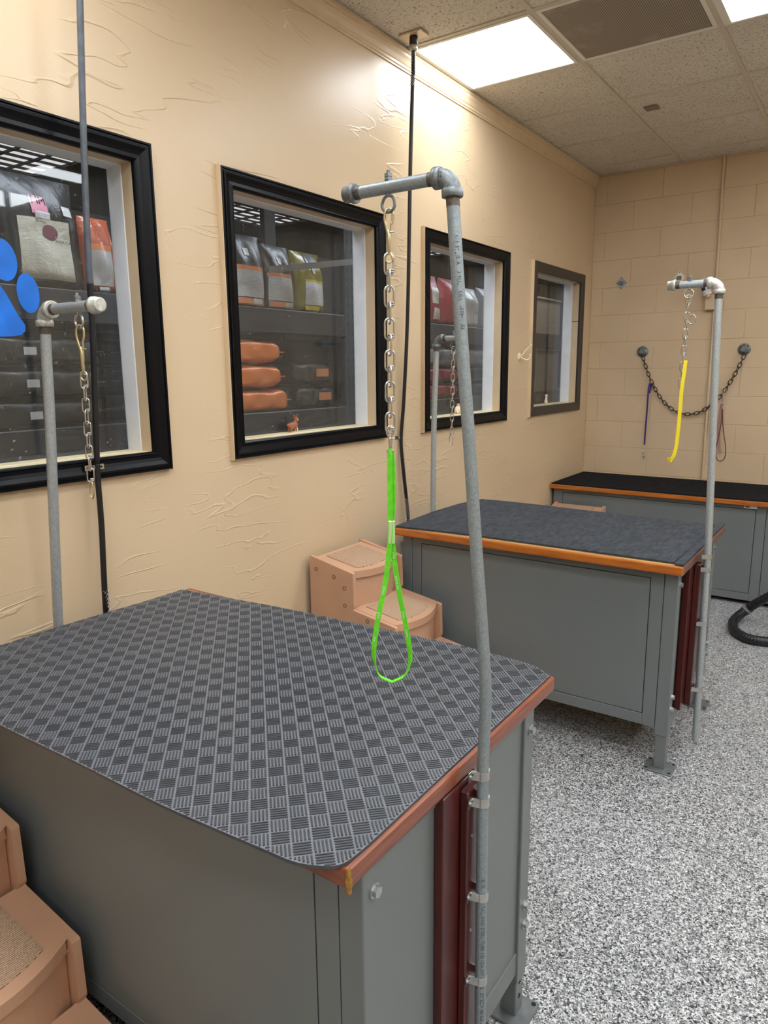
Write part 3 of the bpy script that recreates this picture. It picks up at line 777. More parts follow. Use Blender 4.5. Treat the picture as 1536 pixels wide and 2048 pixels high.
# ------------------------------------------------------------------ chains
def link_mesh(L, Wd, wire, mat, knot=False):
    pts = []; r = Wd/2; h = L/2-r
    for k in range(9):
        a = math.pi*k/8; pts.append((r*math.cos(a), 0, h + r*math.sin(a)))
    for k in range(9):
        a = math.pi + math.pi*k/8; pts.append((r*math.cos(a), 0, -h + r*math.sin(a)))
    b = MB().tube(pts, wire, 8, closed=True)
    if knot:   # the wire ends wrap round the link's lower corner
        for dz in (0, wire*1.9):
            ring = [(r*.55*math.cos(k*math.pi/5)+r*.35, wire*2.0*math.sin(k*math.pi/5), -h-r*.35+dz) for k in range(10)]
            b.tube(ring, wire*.85, 6, closed=True)
    return b.mesh('link', mat)
CAMYAW = math.atan2(-1, .49)
def chain(name, label, pts, pitch, me, meb, yaw=0.0, group=None, wob=.12):
    """links threaded along a polyline, every second one turned a quarter"""
    P = [Vector(p) for p in pts]; seg = [0]
    for a, b in zip(P, P[1:]): seg.append(seg[-1]+(b-a).length)
    t = thing(name, label, 'chain', P[0], group); n = int(seg[-1]/pitch)
    for i in range(n):
        s = (i+.5)*pitch*seg[-1]/(n*pitch); k = max(j for j in range(len(seg)-1) if seg[j] <= s+1e-9)
        d = (P[k+1]-P[k]).normalized(); c = P[k]+d*(s-seg[k])
        zax = -d; ref = Vector((math.cos(yaw), math.sin(yaw), 0))
        xax = (ref - zax*ref.dot(zax)).normalized(); yax = zax.cross(xax)
        M = Matrix((xax, yax, zax)).transposed().to_4x4() @ Matrix.Rotation((math.pi/2 if i % 2 else 0)+random.uniform(-wob,wob), 4, 'Z')
        M.translation = c
        o = link('link', meb if i % 2 else me, t); o.matrix_parent_inverse = Matrix.Translation(-P[0]); o.matrix_basis = M
    return t
def snap(t, top, bot, sc, mat, name='snap_hook', yaw=.6):
    """bolt snap between two points: hook bow, body and swivel eye"""
    top = Vector(top); bot = Vector(bot); L = (top-bot).length; b = MB(); ca, sa = math.cos(yaw), math.sin(yaw)
    def P(u, v, z): return (top.x+ca*u*sc - sa*v*sc, top.y+sa*u*sc + ca*v*sc, top.z - z*L)
    r = .0075
    hook = [P(r*.8*math.sin(a), 0, .16 - .16*math.cos(a)) for a in [-.5+k*.42 for k in range(9)]]
    hook = [P(-.0015,0,.50), P(-.004,0,.36), P(-.0068,0,.22), P(-.0062,0,.08), P(0,0,.0), P(.0062,0,.07), P(.0068,0,.17), P(.0055,0,.25), P(.004,0,.30)]
    b.tube(catmull(hook, 4), .0022*sc, 8)
    b.tube([P(-.0015,0,.40), P(-.0005,0,.48), P(0,0,.8), P(0,0,.86)], [.0024*sc, .0036*sc, .0034*sc, .0022*sc], 10)
    b.cyl(P(.0035,0,.30), P(.0022,0,.66), .0015*sc, 8)
    b.cyl(P(.002,-.001,.44), P(.009,-.001,.44), .0016*sc, 8)
    ring = [P(.006*math.sin(a), 0, .93+.085*math.cos(a)) for a in [k*math.pi/6 for k in range(12)]]
    b.tube(ring, .0017*sc, 8, closed=True)
    o = b.build(name, mat, t); o.matrix_parent_inverse = Matrix.Translation(-t.location); return o
lk = link_mesh(.0365, .0165, .00185, m_zinc); lkn = link_mesh(.0365, .0165, .00185, m_zinc, True)
z1 = e1[2]
c1 = chain('chain', 'bright chain hanging above the green loop from the foreground arm', [(e1[0],e1[1],1.722),(e1[0],e1[1],1.425)], .0255, lkn, lk, .9)
snap(c1, (e1[0],e1[1],z1+.004), (e1[0],e1[1],1.712), 1.0, m_brass); snap(c1, (e1[0],e1[1],1.432), (e1[0],e1[1],1.383), .9, m_zinc)
z2 = e2[2]
c2 = chain('chain', 'bright dangling chain with snap hook in front of the paw print window', [(e2[0],e2[1],1.525),(e2[0]-.010,e2[1],1.262)], .0285, lkn, lk, .7)
snap(c2, (e2[0],e2[1],z2+.004), (e2[0],e2[1],1.515), 1.35, m_brass)
rg = [(e2[0]-.011+.0075*math.sin(a)*(1-.25*math.cos(a)), e2[1], 1.240+.024*math.cos(a)) for a in [k*math.pi/9 for k in range(18)]]
o = MB().tube(rg, .0019, 8, closed=True).build('quick_link', m_brass, c2); o.matrix_parent_inverse = Matrix.Translation(-c2.location)
c3 = chain('chain', 'thin dangling chain behind the foreground pole, in front of third window', [(e3[0],e3[1],e3[2]+.006),(e3[0]-.006,e3[1],1.225)], .030, lkn, lk, .7)
rg = [(e3[0]-.008+.010*math.sin(a)*(1-.25*math.cos(a)), e3[1], 1.200+.028*math.cos(a)) for a in [k*math.pi/9 for k in range(18)]]
o = MB().tube(rg, .0018, 8, closed=True).build('quick_link', m_zinc, c3); o.matrix_parent_inverse = Matrix.Translation(-c3.location)
c4 = chain('chain', 'bright chain hanging above the yellow leash from the middle table arm', [(e4[0],e4[1],e4[2]+.006),(e4[0]-.006,e4[1],1.458)], .030, lkn, lk, .4)
rg = [(e4[0]+.018+.013*math.sin(a), e4[1]-.004, 1.705+.017*math.cos(a)) for a in [k*math.pi/9 for k in range(18)]]
o = MB().tube(rg, .002, 8, closed=True).build('quick_link', m_zinc, c4); o.matrix_parent_inverse = Matrix.Translation(-c4.location)

# wall chain with two flanges
lr = link_mesh(.040, .021, .0031, m_rust)
fx0, fx1, fz = .422, 1.121, 1.652; ya = 5.640
cat = []
for k in range(61):
    u = -1 + 2*k/60; c = 1.72
    cat.append((.5*(fx0+fx1)+ (fx1-fx0)/2*u + .010, ya+.016, 1.190 + (fz-.035-1.190)*(math.cosh(c*u)-1)/(math.cosh(c)-1)))
wc = chain('wall_chain', 'dark rusty chain drooping between two round flanges on the block wall', cat, .0310, lr, lr, .0, wob=.3)
for x, lab in ((fx0, 'round grey pipe flange at the left end of the wall chain'), (fx1, 'round grey pipe flange at the right end of the wall chain')):
    t = thing('wall_flange', lab, 'flange', (x, YB, fz), 'wall flanges')
    MB().tube([(0,.0,0),(0,-.006,0),(0,-.008,0),(0,-.012,0),(0,-.030,0)], [.042,.042,.039,.024,.020], 28).build('flange_plate', m_fit, t)
    MB().tube([(0,-.028,0),(0,-.046,0)], .015, 16).build('plug', m_fit, t)
    for a in (.7, 2.4, 3.9, 5.5): MB().hexnut((.030*math.cos(a), -.006, .030*math.sin(a)), (0,-1,0), .0062, .005).build('bolt', m_rust, t)
    MB().tube([(.0,-.040,-.006),(.0,-.040,-.03)], .0035, 8).build('chain_pin', m_rust, t)
    if x == fx1: MB().box(-.018, .016, -.0095, -.0085, .018, .032).build('sticker', m_white, t)

# ------------------------------------------------------------------ loops and leashes
def ribbon(mb, path, width, thick, normal=None, wdir=None, mi=0):
    """flat webbing swept along a path; wdir = direction of the width at every point (or one for all)"""
    P = [Vector(p) for p in path]; n = len(P); vs = []
    for i in range(n):
        T = (P[min(i+1,n-1)]-P[max(i-1,0)]).normalized()
        w_ = Vector(wdir[i] if isinstance(wdir, list) else wdir); w_ = (w_-T*w_.dot(T)).normalized(); nn = T.cross(w_)
        for a, b in ((-1,-1),(1,-1),(1,1),(-1,1)): vs.append(P[i]+w_*(a*width/2)+nn*(b*thick/2))
    fs = []
    for i in range(n-1):
        for k in range(4): fs.append((i*4+k, i*4+(k+1)%4, (i+1)*4+(k+1)%4, (i+1)*4+k))
    fs += [(0,1,2,3), tuple(4*(n-1)+k for k in range(4))]
    mb.add(vs, fs, False, mi)
gx, gy = e1[0], e1[1]
gl = thing('grooming_loop', 'bright green printed webbing noose hanging over the ribbed mat', 'grooming loop', (gx, gy, 1.39))
side = Vector((.80, .55, 0)).normalized(); fac = Vector((.55, -.80, 0))
def G(u, z, v=0): return Vector((gx, gy, 0)) + side*u + fac*v + Vector((0,0,z))
left = catmull([G(-.001,1.388,.002),G(-.0015,1.34,.002),G(-.001,1.27,.002),G(-.002,1.225,.003),G(-.010,1.15,.003),G(-.024,1.08,.003),G(-.0335,1.02,.002),G(-.0335,.985,.001),G(-.024,.956,0),G(0,.943,0)], 8)
right = catmull([G(.0015,1.388,-.002),G(.005,1.34,-.002),G(.004,1.29,-.002),G(.001,1.25,-.002),G(.004,1.20,-.001),G(.013,1.13,0),G(.026,1.06,0),G(.034,1.005,0),G(.0335,.98,0),G(.024,.956,0),G(0,.943,0)], 8)
def wdirs(path):
    out = []
    for i, p in enumerate(path):
        f = max(0, min(1, (1.02-p.z)/.07)); f = f*f*(3-2*f)
        out.append(side*(1-f)*.9+fac*(.35+f*.8))
    return out
b = MB(); ribbon(b, left, .0098, .0014, wdir=wdirs(left)); ribbon(b, right, .0098, .0014, wdir=wdirs(right)); b.build('webbing', m_green, gl)
sl = MB(); sl.box(-.0062,.0062,-.0045,.0045,-.022,.022,.0015); so = sl.build('slider', m_clearpl, gl); so.location = G(.001,1.238,0); so.rotation_euler.z = math.atan2(side.y, side.x)
MB().tube([G(0,1.392), G(0,1.381)], .0042, 8).build('end_tab', m_green, gl)
tx = MB()
for path, z0, body in ((right,1.20,'trim'),(right,1.155,'come try'),(right,1.085,'trim'),(right,1.05,'come'),(left,1.135,'come'),(left,1.085,'trim'),(left,1.035,'try')):
    def fn(u, v, path=path, z0=z0):
        k = min(range(len(path)), key=lambda i: abs(path[i].z-(z0-u))); wv = wdirs(path)[k].normalized()
        T = (path[min(k+1,len(path)-1)]-path[max(k-1,0)]).normalized(); wv = (wv-T*wv.dot(T)).normalized(); nn = T.cross(wv)
        if nn.dot(fac) < 0: nn = -nn
        q = path[k]; return q + T*((q.z-(z0-u))) + wv*(v-.0022) + nn*.0011
    text_on(tx, body, .0075, fn)
tx.build('woven_print', m_whiteink, gl)
root_local(gl)
yl = thing('leash', 'bright yellow flat leash looped through the chain of the middle arm', 'leash', (1.331, 2.868, 1.55))
p = catmull([(1.3385,2.872,1.556),(1.337,2.868,1.51),(1.333,2.866,1.45),(1.332,2.866,1.37),(1.331,2.866,1.30),(1.328,2.866,1.24),(1.321,2.866,1.200),(1.310,2.866,1.180),(1.305,2.862,1.183),(1.308,2.859,1.190)], 6)
b = MB(); ribbon(b, p, .0125, .0016, wdir=Vector((.95,.25,.1))); b.build('webbing', m_yellow, yl)
b = MB(); ribbon(b, [(1.3385,2.8735,1.556),(1.3375,2.878,1.548),(1.335,2.879,1.50)], .0115, .0016, wdir=Vector((.95,.25,.1))); b.build('folded_end', m_yellow, yl); root_local(yl)
pl = thing('leash', 'narrow purple leash hanging from the left part of the wall chain', 'leash', (.493, 5.652, 1.41))
b = MB(); ribbon(b, catmull([(.500,5.640,1.415),(.496,5.634,1.36),(.492,5.642,1.20),(.487,5.65,1.05),(.486,5.652,.95)], 6), .0125, .002, wdir=Vector((1,.1,0)))
ribbon(b, catmull([(.500,5.640,1.415),(.506,5.652,1.41),(.505,5.66,1.38),(.497,5.655,1.34)], 4), .0125, .002, wdir=Vector((.6,.1,-.6))); b.build('webbing', m_purple, pl)
snap(pl, (.486,5.652,.898), (.486,5.652,.955), 1.3, m_zinc); root_local(pl)
for c in pl.children: c.matrix_parent_inverse = Matrix.Translation(-pl.location)
pk = thing('leash', 'dusty pink leash and brown cord loop hanging by the right flange', 'leash', (1.015, 5.645, 1.38))
b = MB(); ribbon(b, catmull([(1.012,5.650,1.27),(1.004,5.654,1.2),(1.000,5.656,1.1),(1.012,5.658,.97),(1.022,5.658,.92)], 6), .020, .0016, wdir=Vector((1,.1,0))); b.build('webbing', m_pink, pk)
lp = catmull([(1.018,5.642,1.27),(1.020,5.640,1.18),(1.014,5.640,1.08),(1.000,5.640,.97),(.999,5.640,.91),(1.012,5.640,.868),(1.033,5.640,.858),(1.055,5.640,.872),(1.064,5.640,.91),(1.058,5.640,.98),(1.036,5.640,1.09),(1.024,5.640,1.19),(1.019,5.642,1.27)], 5)
MB().tube(lp, .0030, 8).build('cord_loop', m_cord, pk)
MB().tube([(1.018,5.642,1.265),(1.018,5.642,1.235)], .006, 10).build('ferrule', m_zinc, pk)
root_local(pk); snap(pk, (1.016,5.644,1.395), (1.018,5.642,1.262), 1.3, m_zinc)
for c in pk.children: c.matrix_parent_inverse = Matrix.Translation(-pk.location)

# ------------------------------------------------------------------ power cables
def grip(t, p0, p1, r, n=6, turns=2.2):
    p0 = Vector(p0); p1 = Vector(p1); d = (p1-p0); T = d.normalized(); a = Vector((1,0,0)); N = (a-T*a.dot(T)).normalized(); B = T.cross(N); b = MB()
    for s in (1, -1):
        for k in range(n):
            b.tube([p0+d*(i/24)+(N*math.cos(s*2*math.pi*turns*i/24+2*math.pi*k/n)+B*math.sin(s*2*math.pi*turns*i/24+2*math.pi*k/n))*r for i in range(25)], .0008, 4)
    return b.build('strain_relief_mesh', m_zinc, t)
m_sheath = plain('grey_sheath', srgb(84,90,97), .4, var=.25, vs=30)
def cable(label, plate, pts, clamp, grips, m_clip, dusty=0):  # last argument: height above which the cord is lighter grey
    t = thing('power_cable', label, 'cable', plate, 'black power cables')
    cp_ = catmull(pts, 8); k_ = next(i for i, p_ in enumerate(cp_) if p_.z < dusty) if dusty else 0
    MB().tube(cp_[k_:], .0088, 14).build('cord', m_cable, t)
    if dusty: MB().tube(cp_[:k_+1], .0089, 14).build('grey_cord', m_sheath, t)
    px, py, pz = plate
    MB().box(px-.058, px+.058, py-.036, py+.036, pz-.006, pz+.002, .002).build('box_cover', m_trim, t)
    MB().tube([(px,py,pz-.005),(px,py,pz-.008),(px,py,pz-.040),(px,py,pz-.042)], [.017,.018,.018,.014], 12).build('connector_body', m_cable, t)
    MB().tube([(px,py,pz-.040),(px,py,pz-.044),(px,py,pz-.058),(px,py,pz-.064)], [.016,.0175,.0175,.011], 12).build('connector_nut', m_zinc, t)
    for a, b_ in grips: grip(t, a, b_, .0100)
    cx, cy, cz = clamp
    b = MB(); b.box(cx-.001, cx+.001, cy-.032, cy-.009, cz-.008, cz+.008); b.box(cx-.001, cx+.001, cy+.009, cy+.032, cz-.008, cz+.008)
    b.tube([(cx+.0065, cy, cz-.008), (cx+.0065, cy, cz+.008)], .0112, 16); co = b.build('cable_clamp', m_clip, t)
    for s in (-1, 1): MB().cyl((cx, cy+s*.022, cz), (cx+.003, cy+s*.022, cz), .0035, 10).build('screw', m_dark, co)
    root_local(t)
cable('black power cable hanging by the wall between the second and third windows', (.12, 2.904, ZC), [(.12,2.904,2.90),(.112,2.915,2.82),(.10,2.927,2.756),(.085,2.931,2.442),(.052,2.957,1.812),(.030,2.955,1.40),(.0165,2.949,1.204),(.024,2.952,1.067),(.040,2.973,.81),(.045,2.98,.60),(.045,2.98,.40)],
      (.002, 2.949, 1.204), [((.118,2.906,2.89),(.101,2.926,2.765)), ((.034,2.966,.90),(.043,2.977,.70))], m_zinc)
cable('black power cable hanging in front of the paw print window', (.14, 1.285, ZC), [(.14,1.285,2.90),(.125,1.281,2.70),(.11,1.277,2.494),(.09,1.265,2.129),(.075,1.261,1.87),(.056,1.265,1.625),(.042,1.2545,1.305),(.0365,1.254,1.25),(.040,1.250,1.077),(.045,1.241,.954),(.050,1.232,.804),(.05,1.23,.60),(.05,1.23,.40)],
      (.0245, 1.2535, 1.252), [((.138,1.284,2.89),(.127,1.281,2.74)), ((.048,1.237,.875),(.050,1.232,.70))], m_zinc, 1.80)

# ------------------------------------------------------------------ hose on the floor
hp = catmull([(1.86,4.30,.62),(1.72,4.42,.42),(1.56,4.56,.235),(1.455,4.65,.125),(1.405,4.665,.070),(1.37,4.60,.040),(1.362,4.50,.030),(1.395,4.37,.029),(1.47,4.285,.029),(1.56,4.285,.029),(1.70,4.36,.029),(1.88,4.45,.029)], 26)
t = thing('hose', 'black ribbed hose curling on the floor at the right edge', 'hose', (1.47, 4.29, 0))
MB().tube(hp, [.0255 if (i//2) % 2 else .0272 for i in range(len(hp))], 16).build('ribbed_hose', m_hose, t)
k = 26*3+16
MB().tube(hp[k:k+14], .0295, 18).build('cuff', m_cuff, t)
root_local(t)

# ------------------------------------------------------------------ things on the block wall
t = thing('conduit', 'tan painted conduit and junction box running down the block wall', 'conduit', (.905, YB, .8))
MB().tube([(.893,YB-.010,ZC),(.905,YB-.010,2.03)], .0095, 12).build('conduit_pipe', m_block, t)
MB().tube([(.905,YB-.010,1.935),(.914,YB-.010,.712)], .0095, 12).build('conduit_pipe', m_block, t)
MB().box(.842,.962,YB-.045,YB,1.930,2.040,.004).build('junction_box', m_block, t)
MB().box(.846,.958,YB-.049,YB-.045,1.934,2.036,.002).build('cover', m_block, t)
wire = catmull([(.925,YB-.006,1.25),(.930,YB-.006,1.1),(.921,YB-.006,.98),(.918,YB-.006,.90),(.910,YB-.006,.78),(.906,YB-.006,.722)], 5)
MB().tube(wire, .004, 8).build('painted_wire', m_trim, t); root_local(t)
for (x, z, lab, m) in ((.232, 2.167, 'blue-grey diamond shaped plate on the block wall near the corner', plain('translucent_plate', srgb(150,160,166), .3, .2)),
                       (.651, 2.172, 'cream diamond shaped plate above the middle arm on the block wall', plain('cream_plate', srgb(238,232,216), .4))):
    t = thing('wall_plate', lab, 'wall plate', (x, YB, z), 'diamond plates on the block wall')
    d = .047
    MB().prism([(0,d),(d*.86,0),(0,-d),(-d*.86,0)], lambda a, b, tt: (a, tt, b), -.004, 0).build('plate', m, t, .0012)
    MB().prism([(-.016,.012),(.016,.012),(.016,-.014),(-.016,-.014)], lambda a, b, tt: (a, tt, b), -.016, -.004).build('holder', plain('grey_holder', srgb(110,112,112), .5), t, .002)
    for a, b_ in ((0,.037),(.031,0),(0,-.037),(-.031,0)): MB().cyl((a,-.0045,b_),(a,-.0036,b_),.0032,10).build('hole', m_dark, t)
t = thing('spray_can', 'small white can with blue label tilted above the wall junction box', 'can', (.868, YB-.085, 2.03))
M = Matrix.Rotation(-.32, 4, 'Y')
q = lambda x, z: tuple(M @ Vector((0, 0, z)))
cb = MB().tube([q(0,.0),q(0,.006),q(0,.012),q(0,.018),q(0,.115),q(0,.122)], [.030,.033,.033,.0295,.0295,.024], 20).build('can_body', plain('white_can', srgb(214,210,204), .35), t)
lm = MB(); vs = []; fs = []
for i in range(9):
    a = -2.55 + 1.1*i/8
    for z in (.035, .108): vs.append(M @ Vector((.0299*math.cos(a), .0299*math.sin(a), z)))
fs = [(2*i, 2*i+2, 2*i+3, 2*i+1) for i in range(8)]
MB().add(vs, fs, True).build('blue_label', plain('navy_print', srgb(28,40,92), .4), t)
vs = []
for i in range(5):
    a = -2.15 + .3*i/4
    for z in (.058, .068): vs.append(M @ Vector((.0303*math.cos(a), .0303*math.sin(a), z)))
MB().add(vs, [(2*i, 2*i+2, 2*i+3, 2*i+1) for i in range(4)], True).build('white_mark', m_whiteink, t)
MB().tube([q(0,-.014),q(0,0)], [.012,.014], 14).build('nozzle', m_trim, t)
# coat hook on the left wall
t = thing('coat_hook', 'cream double coat hook on the left wall beside the last window', 'hook', (0, 4.365, 1.61), None)
MB().tube([(0,0,0),(.003,0,0),(.006,0,0),(.009,0,0)], [.024,.024,.019,.010], 24).build('rosette', m_cream, t)
MB().tube([(.004,0,0),(.006,0,0)], [.0165,.0165], 24).build('rosette_ring', m_cream, t)
MB().tube(catmull([(.006,.0,-.002),(.028,.008,-.014),(.046,.016,-.022),(.060,.024,-.012),(.064,.028,.006)],5), .0042, 10).build('lower_hook', m_cream, t)
MB().tube(catmull([(.006,0,.004),(.022,.008,.012),(.034,.014,.034),(.050,.020,.052),(.070,.028,.068)],5), .0042, 10).build('upper_hook', m_cream, t)
MB().sphere((.070,.028,.068), .0085, 12, 8).build('knob', m_cream, t); MB().sphere((.064,.028,.010), .0075, 12, 8).build('knob', m_cream, t)

# ------------------------------------------------------------------ the shop behind the windows
SX0, SY0, SY1, SZ = -4.6, -.6, 9.2, 2.93
m_sdark = plain('shop_dark_wall', srgb(30,32,38), .6); m_sfloor = plain('shop_floor', srgb(70,70,70), .4)
m_sceil = plain('shop_black_ceiling', srgb(30,31,36), .7)
for nm, bxs, m in (('floor_shop', (SX0,-.125,SY0,SY1,-.08,0), m_sfloor), ('ceiling_shop', (SX0,-.125,SY0,SY1,SZ,SZ+.06), m_sceil),
                   ('wall_shop_far', (SX0-.1,SX0,SY0,SY1,0,SZ), m_sdark), ('wall_shop_near', (SX0,-.125,SY0-.1,SY0,0,SZ), m_sdark), ('wall_shop_end', (SX0,-.125,SY1,SY1+.1,0,SZ), m_sdark),
                   ('wall_shop_side', (-.125,-.02,YB+.105,SY1,0,SZ), m_sdark)):
    MB().box(*bxs).build(nm, m)['kind'] = 'structure'
def shop_light(x0, x1, y0, y1, lab, pm=m_store_far):
    t = thing('shop_light', lab, 'ceiling light', ((x0+x1)/2, (y0+y1)/2, SZ), 'louvred shop lights')
    b = MB()
    for c in ((x0,x1,y0,y0+.02),(x0,x1,y1-.02,y1),(x0,x0+.02,y0,y1),(x1-.02,x1,y0,y1)): b.box(*c, SZ-.050, SZ-.001)
    b.build('housing', m_sceil, t); MB().box(x0+.02, x1-.02, y0+.02, y1-.02, SZ-.03, SZ-.02).build('diffuser', pm, t)
    n = 6
    for i in range(1, n): MB().box(x0+.02, x1-.02, y0+(y1-y0)*i/n-.006, y0+(y1-y0)*i/n+.006, SZ-.045, SZ-.030).build('louvre', m_sceil, t)
    for i in range(1, 5): MB().box(x0+(x1-x0)*i/5-.006, x0+(x1-x0)*i/5+.006, y0+.02, y1-.02, SZ-.045, SZ-.030).build('louvre', m_sceil, t)
    root_local(t)
shop_light(-3.1,-2.5,1.8,3.02, 'louvred shop light seen through the top of the paw print window')
shop_light(-3.1,-2.55,4.1,5.32, 'louvred shop light seen through the top of the second window')
shop_light(-3.1,-2.5,6.6,7.82, 'louvred shop light seen through the top of the third window')
for y in (1.1, 3.4, 5.7): shop_light(-.62,-.22,y,y+1.2, 'added louvred fill light above the aisle, unseen behind the windows', m_store_fill)  # unseen aisle lights, added to brighten the bags through the glass

# shelving rack
RX = -.70; RD = .62; SH1, SH2 = 1.32, 1.852
m_rack = plain('dark_rack_steel', srgb(42,45,54), .45, .1)
rk = thing('shelving_rack', 'dark steel shelving rack behind the windows holding pet food bags', 'shelving', (RX-.3, 3.5, 0))
for y in (1.12, 3.495, 5.80, 8.1):
    for x in (RX, RX-RD):
        b = MB(); b.box(x-.04, x, y-.05, y+.05, 0, 2.62, .003); po = b.build('post', m_rack, rk)
        if x == RX and y == 3.495:
            s_me = MB().box(0, .0012, -.005, .005, -.014, .014).mesh('slot', m_dark)
            for z in [1.28+.052*i for i in range(22)]:
                for dy in (-.022, .022): link('slot', s_me, po, Matrix.Translation((RX, y+dy, z)))
for y0, y1 in ((1.17,3.445),(3.545,5.75),(5.85,8.05)):
    for z in (.30, SH1, SH2):
        MB().box(RX-.035, RX-.002, y0, y1, z-.125 if z > .5 else z-.1, z, .004).build('beam', m_rack, rk)
        MB().box(RX-RD+.002, RX-RD+.035, y0, y1, z-.125, z, .004).build('beam', m_rack, rk)
        MB().box(RX-RD+.036, RX-.036, y0, y1, z-.02, z-.002).build('deck', m_rack, rk)
MB().box(RX-RD-.03, RX-RD-.015, 1.1, 8.1, 0, 2.30).build('rack_back_panel', plain('rack_back', srgb(24,26,32), .6), rk)
root_local(rk)
br = MB(); pth = [Vector((-.655,2.765,2.034)), Vector((-.655,3.46,2.150))]
d = (pth[1]-pth[0]).normalized(); n_ = Vector((1,0,0)); u_ = d.cross(n_)
vs = [p + n_*a + u_*b_ for p in pth for a, b_ in ((-.004,-.016),(.004,-.016),(.004,.016),(-.004,.016))]
br.add(vs, [(0,1,2,3),(4,5,6,7)]+[(k,(k+1)%4,4+(k+1)%4,4+k) for k in range(4)])
o = br.build('slanted_bar', plain('pale_bar', srgb(120,122,126), .3, .4)); tag(o, 'thin slanted bar across the upper shelf behind the second window', 'rail')  # plain pale bar in front of the upper shelf

def pillow(mb, w, h, d, N=16, Mv=18, top=.16, bot=.04, seed=0, tilt=0, uv=None):
    """standing bag: width along y, height along z, front toward +x"""
    rnd = random.Random(seed); ph = [rnd.uniform(0, 6.28) for _ in range(6)]
    def pt(u, v, side):
        # u in [-1,1] across, v in [0,1] up
        prof = min(1, (v/bot)**.5) if v < bot else (1 if v < 1-top*2.2 else max(0, (1-v)/(top*2.2))**.75)
        th = d/2*prof*(max(0, 1-abs(u)**3.2))**.5
        wr = .006*math.sin(7*u+ph[0]+3*v)*prof + .005*math.sin(11*v+ph[1]+2*u)*prof
        ww = w/2*(1-.05*math.sin(v*3.1+ph[2])*prof)
        return (side*(th + wr*(1-u*u)), u*ww + tilt*v*h, v*h)
    fr = [[pt(-1+2*i/N, j/Mv, 1) for i in range(N+1)] for j in range(Mv+1)]
    bk = [[pt(-1+2*i/N, j/Mv, -1) for i in range(N+1)] for j in range(Mv+1)]
    for g_, flip in ((fr, 0), (bk, 1)):
        vs = [p for r in g_ for p in r]; fs = []
        for j in range(Mv):
            for i in range(N):
                a = j*(N+1)+i; q_ = (a, a+1, a+N+2, a+N+1); fs.append(q_[::-1] if flip else q_)
        mb.add(vs, fs, True)
    return pt
def patch(pt, u0, u1, v0, v1, mat, name, parent, nu=8, nv=8, off=.003):
    vs = []; uvs = []
    for j in range(nv+1):
        for i in range(nu+1):
            u = u0+(u1-u0)*i/nu; v = v0+(v1-v0)*j/nv
            p = pt(u, v, 1); vs.append((p[0]+off, p[1], p[2])); uvs.append(((u+1)*1.0, v*2.4))
    fs = []
    for j in range(nv):
        for i in range(nu):
            a = j*(nu+1)+i; fs.append((a, a+1, a+nu+2, a+nu+1))
    me = bpy.data.meshes.new(name); me.from_pydata(vs, [], fs); me.materials.append(mat)
    uvl = me.uv_layers.new(name='UVMap')
    for lp_ in me.loops: uvl.data[lp_.index].uv = uvs[lp_.vertex_index]
    me.polygons.foreach_set('use_smooth', [True]*len(fs))
    return link(name, me, parent)
m_bblack = mk_bag('black_bag_film', srgb(28,29,33), .36, .5); m_borange = mk_bag('orange_bag_film', srgb(226,126,66), .3, .35)
m_bred = mk_bag('red_bag_film', srgb(140,34,50), .36); m_byel = mk_bag('olive_yellow_bag_film', srgb(128,118,20), .2)
m_bgrey = mk_bag('grey_bag_film', srgb(126,122,126), .35); m_bwhite = mk_bag('white_bag_film', srgb(176,174,174), .3)
m_bbrown = mk_bag('coppery_bag_film', srgb(168,82,54), .22)
m_plab = mk_print('small_print_grey', srgb(188,188,190), srgb(92,92,98), 20); m_pcream = mk_print('small_print_cream', srgb(206,204,190), srgb(110,108,104), 26)
m_pwhite = mk_print('small_print_white', srgb(214,214,218), srgb(130,130,138), 16)
m_ostripe = plain('orange_stripe', srgb(206,128,84), .35); m_ystripe = plain('yellow_stripe', srgb(206,190,30), .3)
m_pinkp = plain('pink_print', srgb(200,128,150), .4); m_maroon = plain('maroon_print', srgb(118,74,86), .4); m_tag = plain('pale_tag', srgb(196,196,196), .4)
def bag(label, w, h, d, loc, mat, seed, rot=0, lean=0, tilt=0):
    t = thing('pet_food_bag', label, 'bag', loc, 'pet food bags standing on the upper shelf')
    t.rotation_euler = (0, lean, rot)
    b = MB(); pt = pillow(b, w, h, d, seed=seed, tilt=tilt); b.build('bag_body', mat, t); return t, pt
BXF = -.80
# behind the first window
t, pt = bag('large black bag with cream printed label behind the paw print window', .36, .42, .15, (BXF,1.62,SH2), m_bblack, 1, lean=-.04)
patch(pt, -.52, .62, .0, .60, m_pcream, 'label', t)
lo = MB(); vs = []
o = patch(pt, -.22, .18, .635, .80, m_pinkp, 'logo', t, off=.004); tm = MB()
vs, fs = text_verts('MM', .042)
def on_bag(pt, y0, z0, w, h, off):
    return lambda u, v: (pt((y0+u)/(w/2), (z0+v)/h, 1)[0]+off, y0+u, z0+v)
f_ = on_bag(pt, -.035, .305, .36, .42, .0065); tm.add([f_(u, v) for u, v, _ in vs], fs); tm.build('logo_lettering', m_dark, t)
patch(pt, -.16, .2, .60, .66, m_pwhite, 'logo_caption', t, off=.0045)
ov = MB(); n = 24; ctr_ = (.028, .205)
vs = [on_bag(pt, 0, 0, .36, .42, .0055)(ctr_[0]+.034*math.cos(k*2*math.pi/n), ctr_[1]+.028*math.sin(k*2*math.pi/n)) for k in range(n)]
ov.add(vs, [tuple(range(n))]); ov.build('emblem', m_maroon, t)
tm = MB()
for body, y0, z0 in (('Always', -.030, .236), ('AMERICA', .045, .170)):
    vs, fs = text_verts(body, .016); f_ = on_bag(pt, y0, z0, .36, .42, .007); tm.add([f_(u, v) for u, v, _ in vs], fs)
tm.build('label_lettering', m_dark, t)
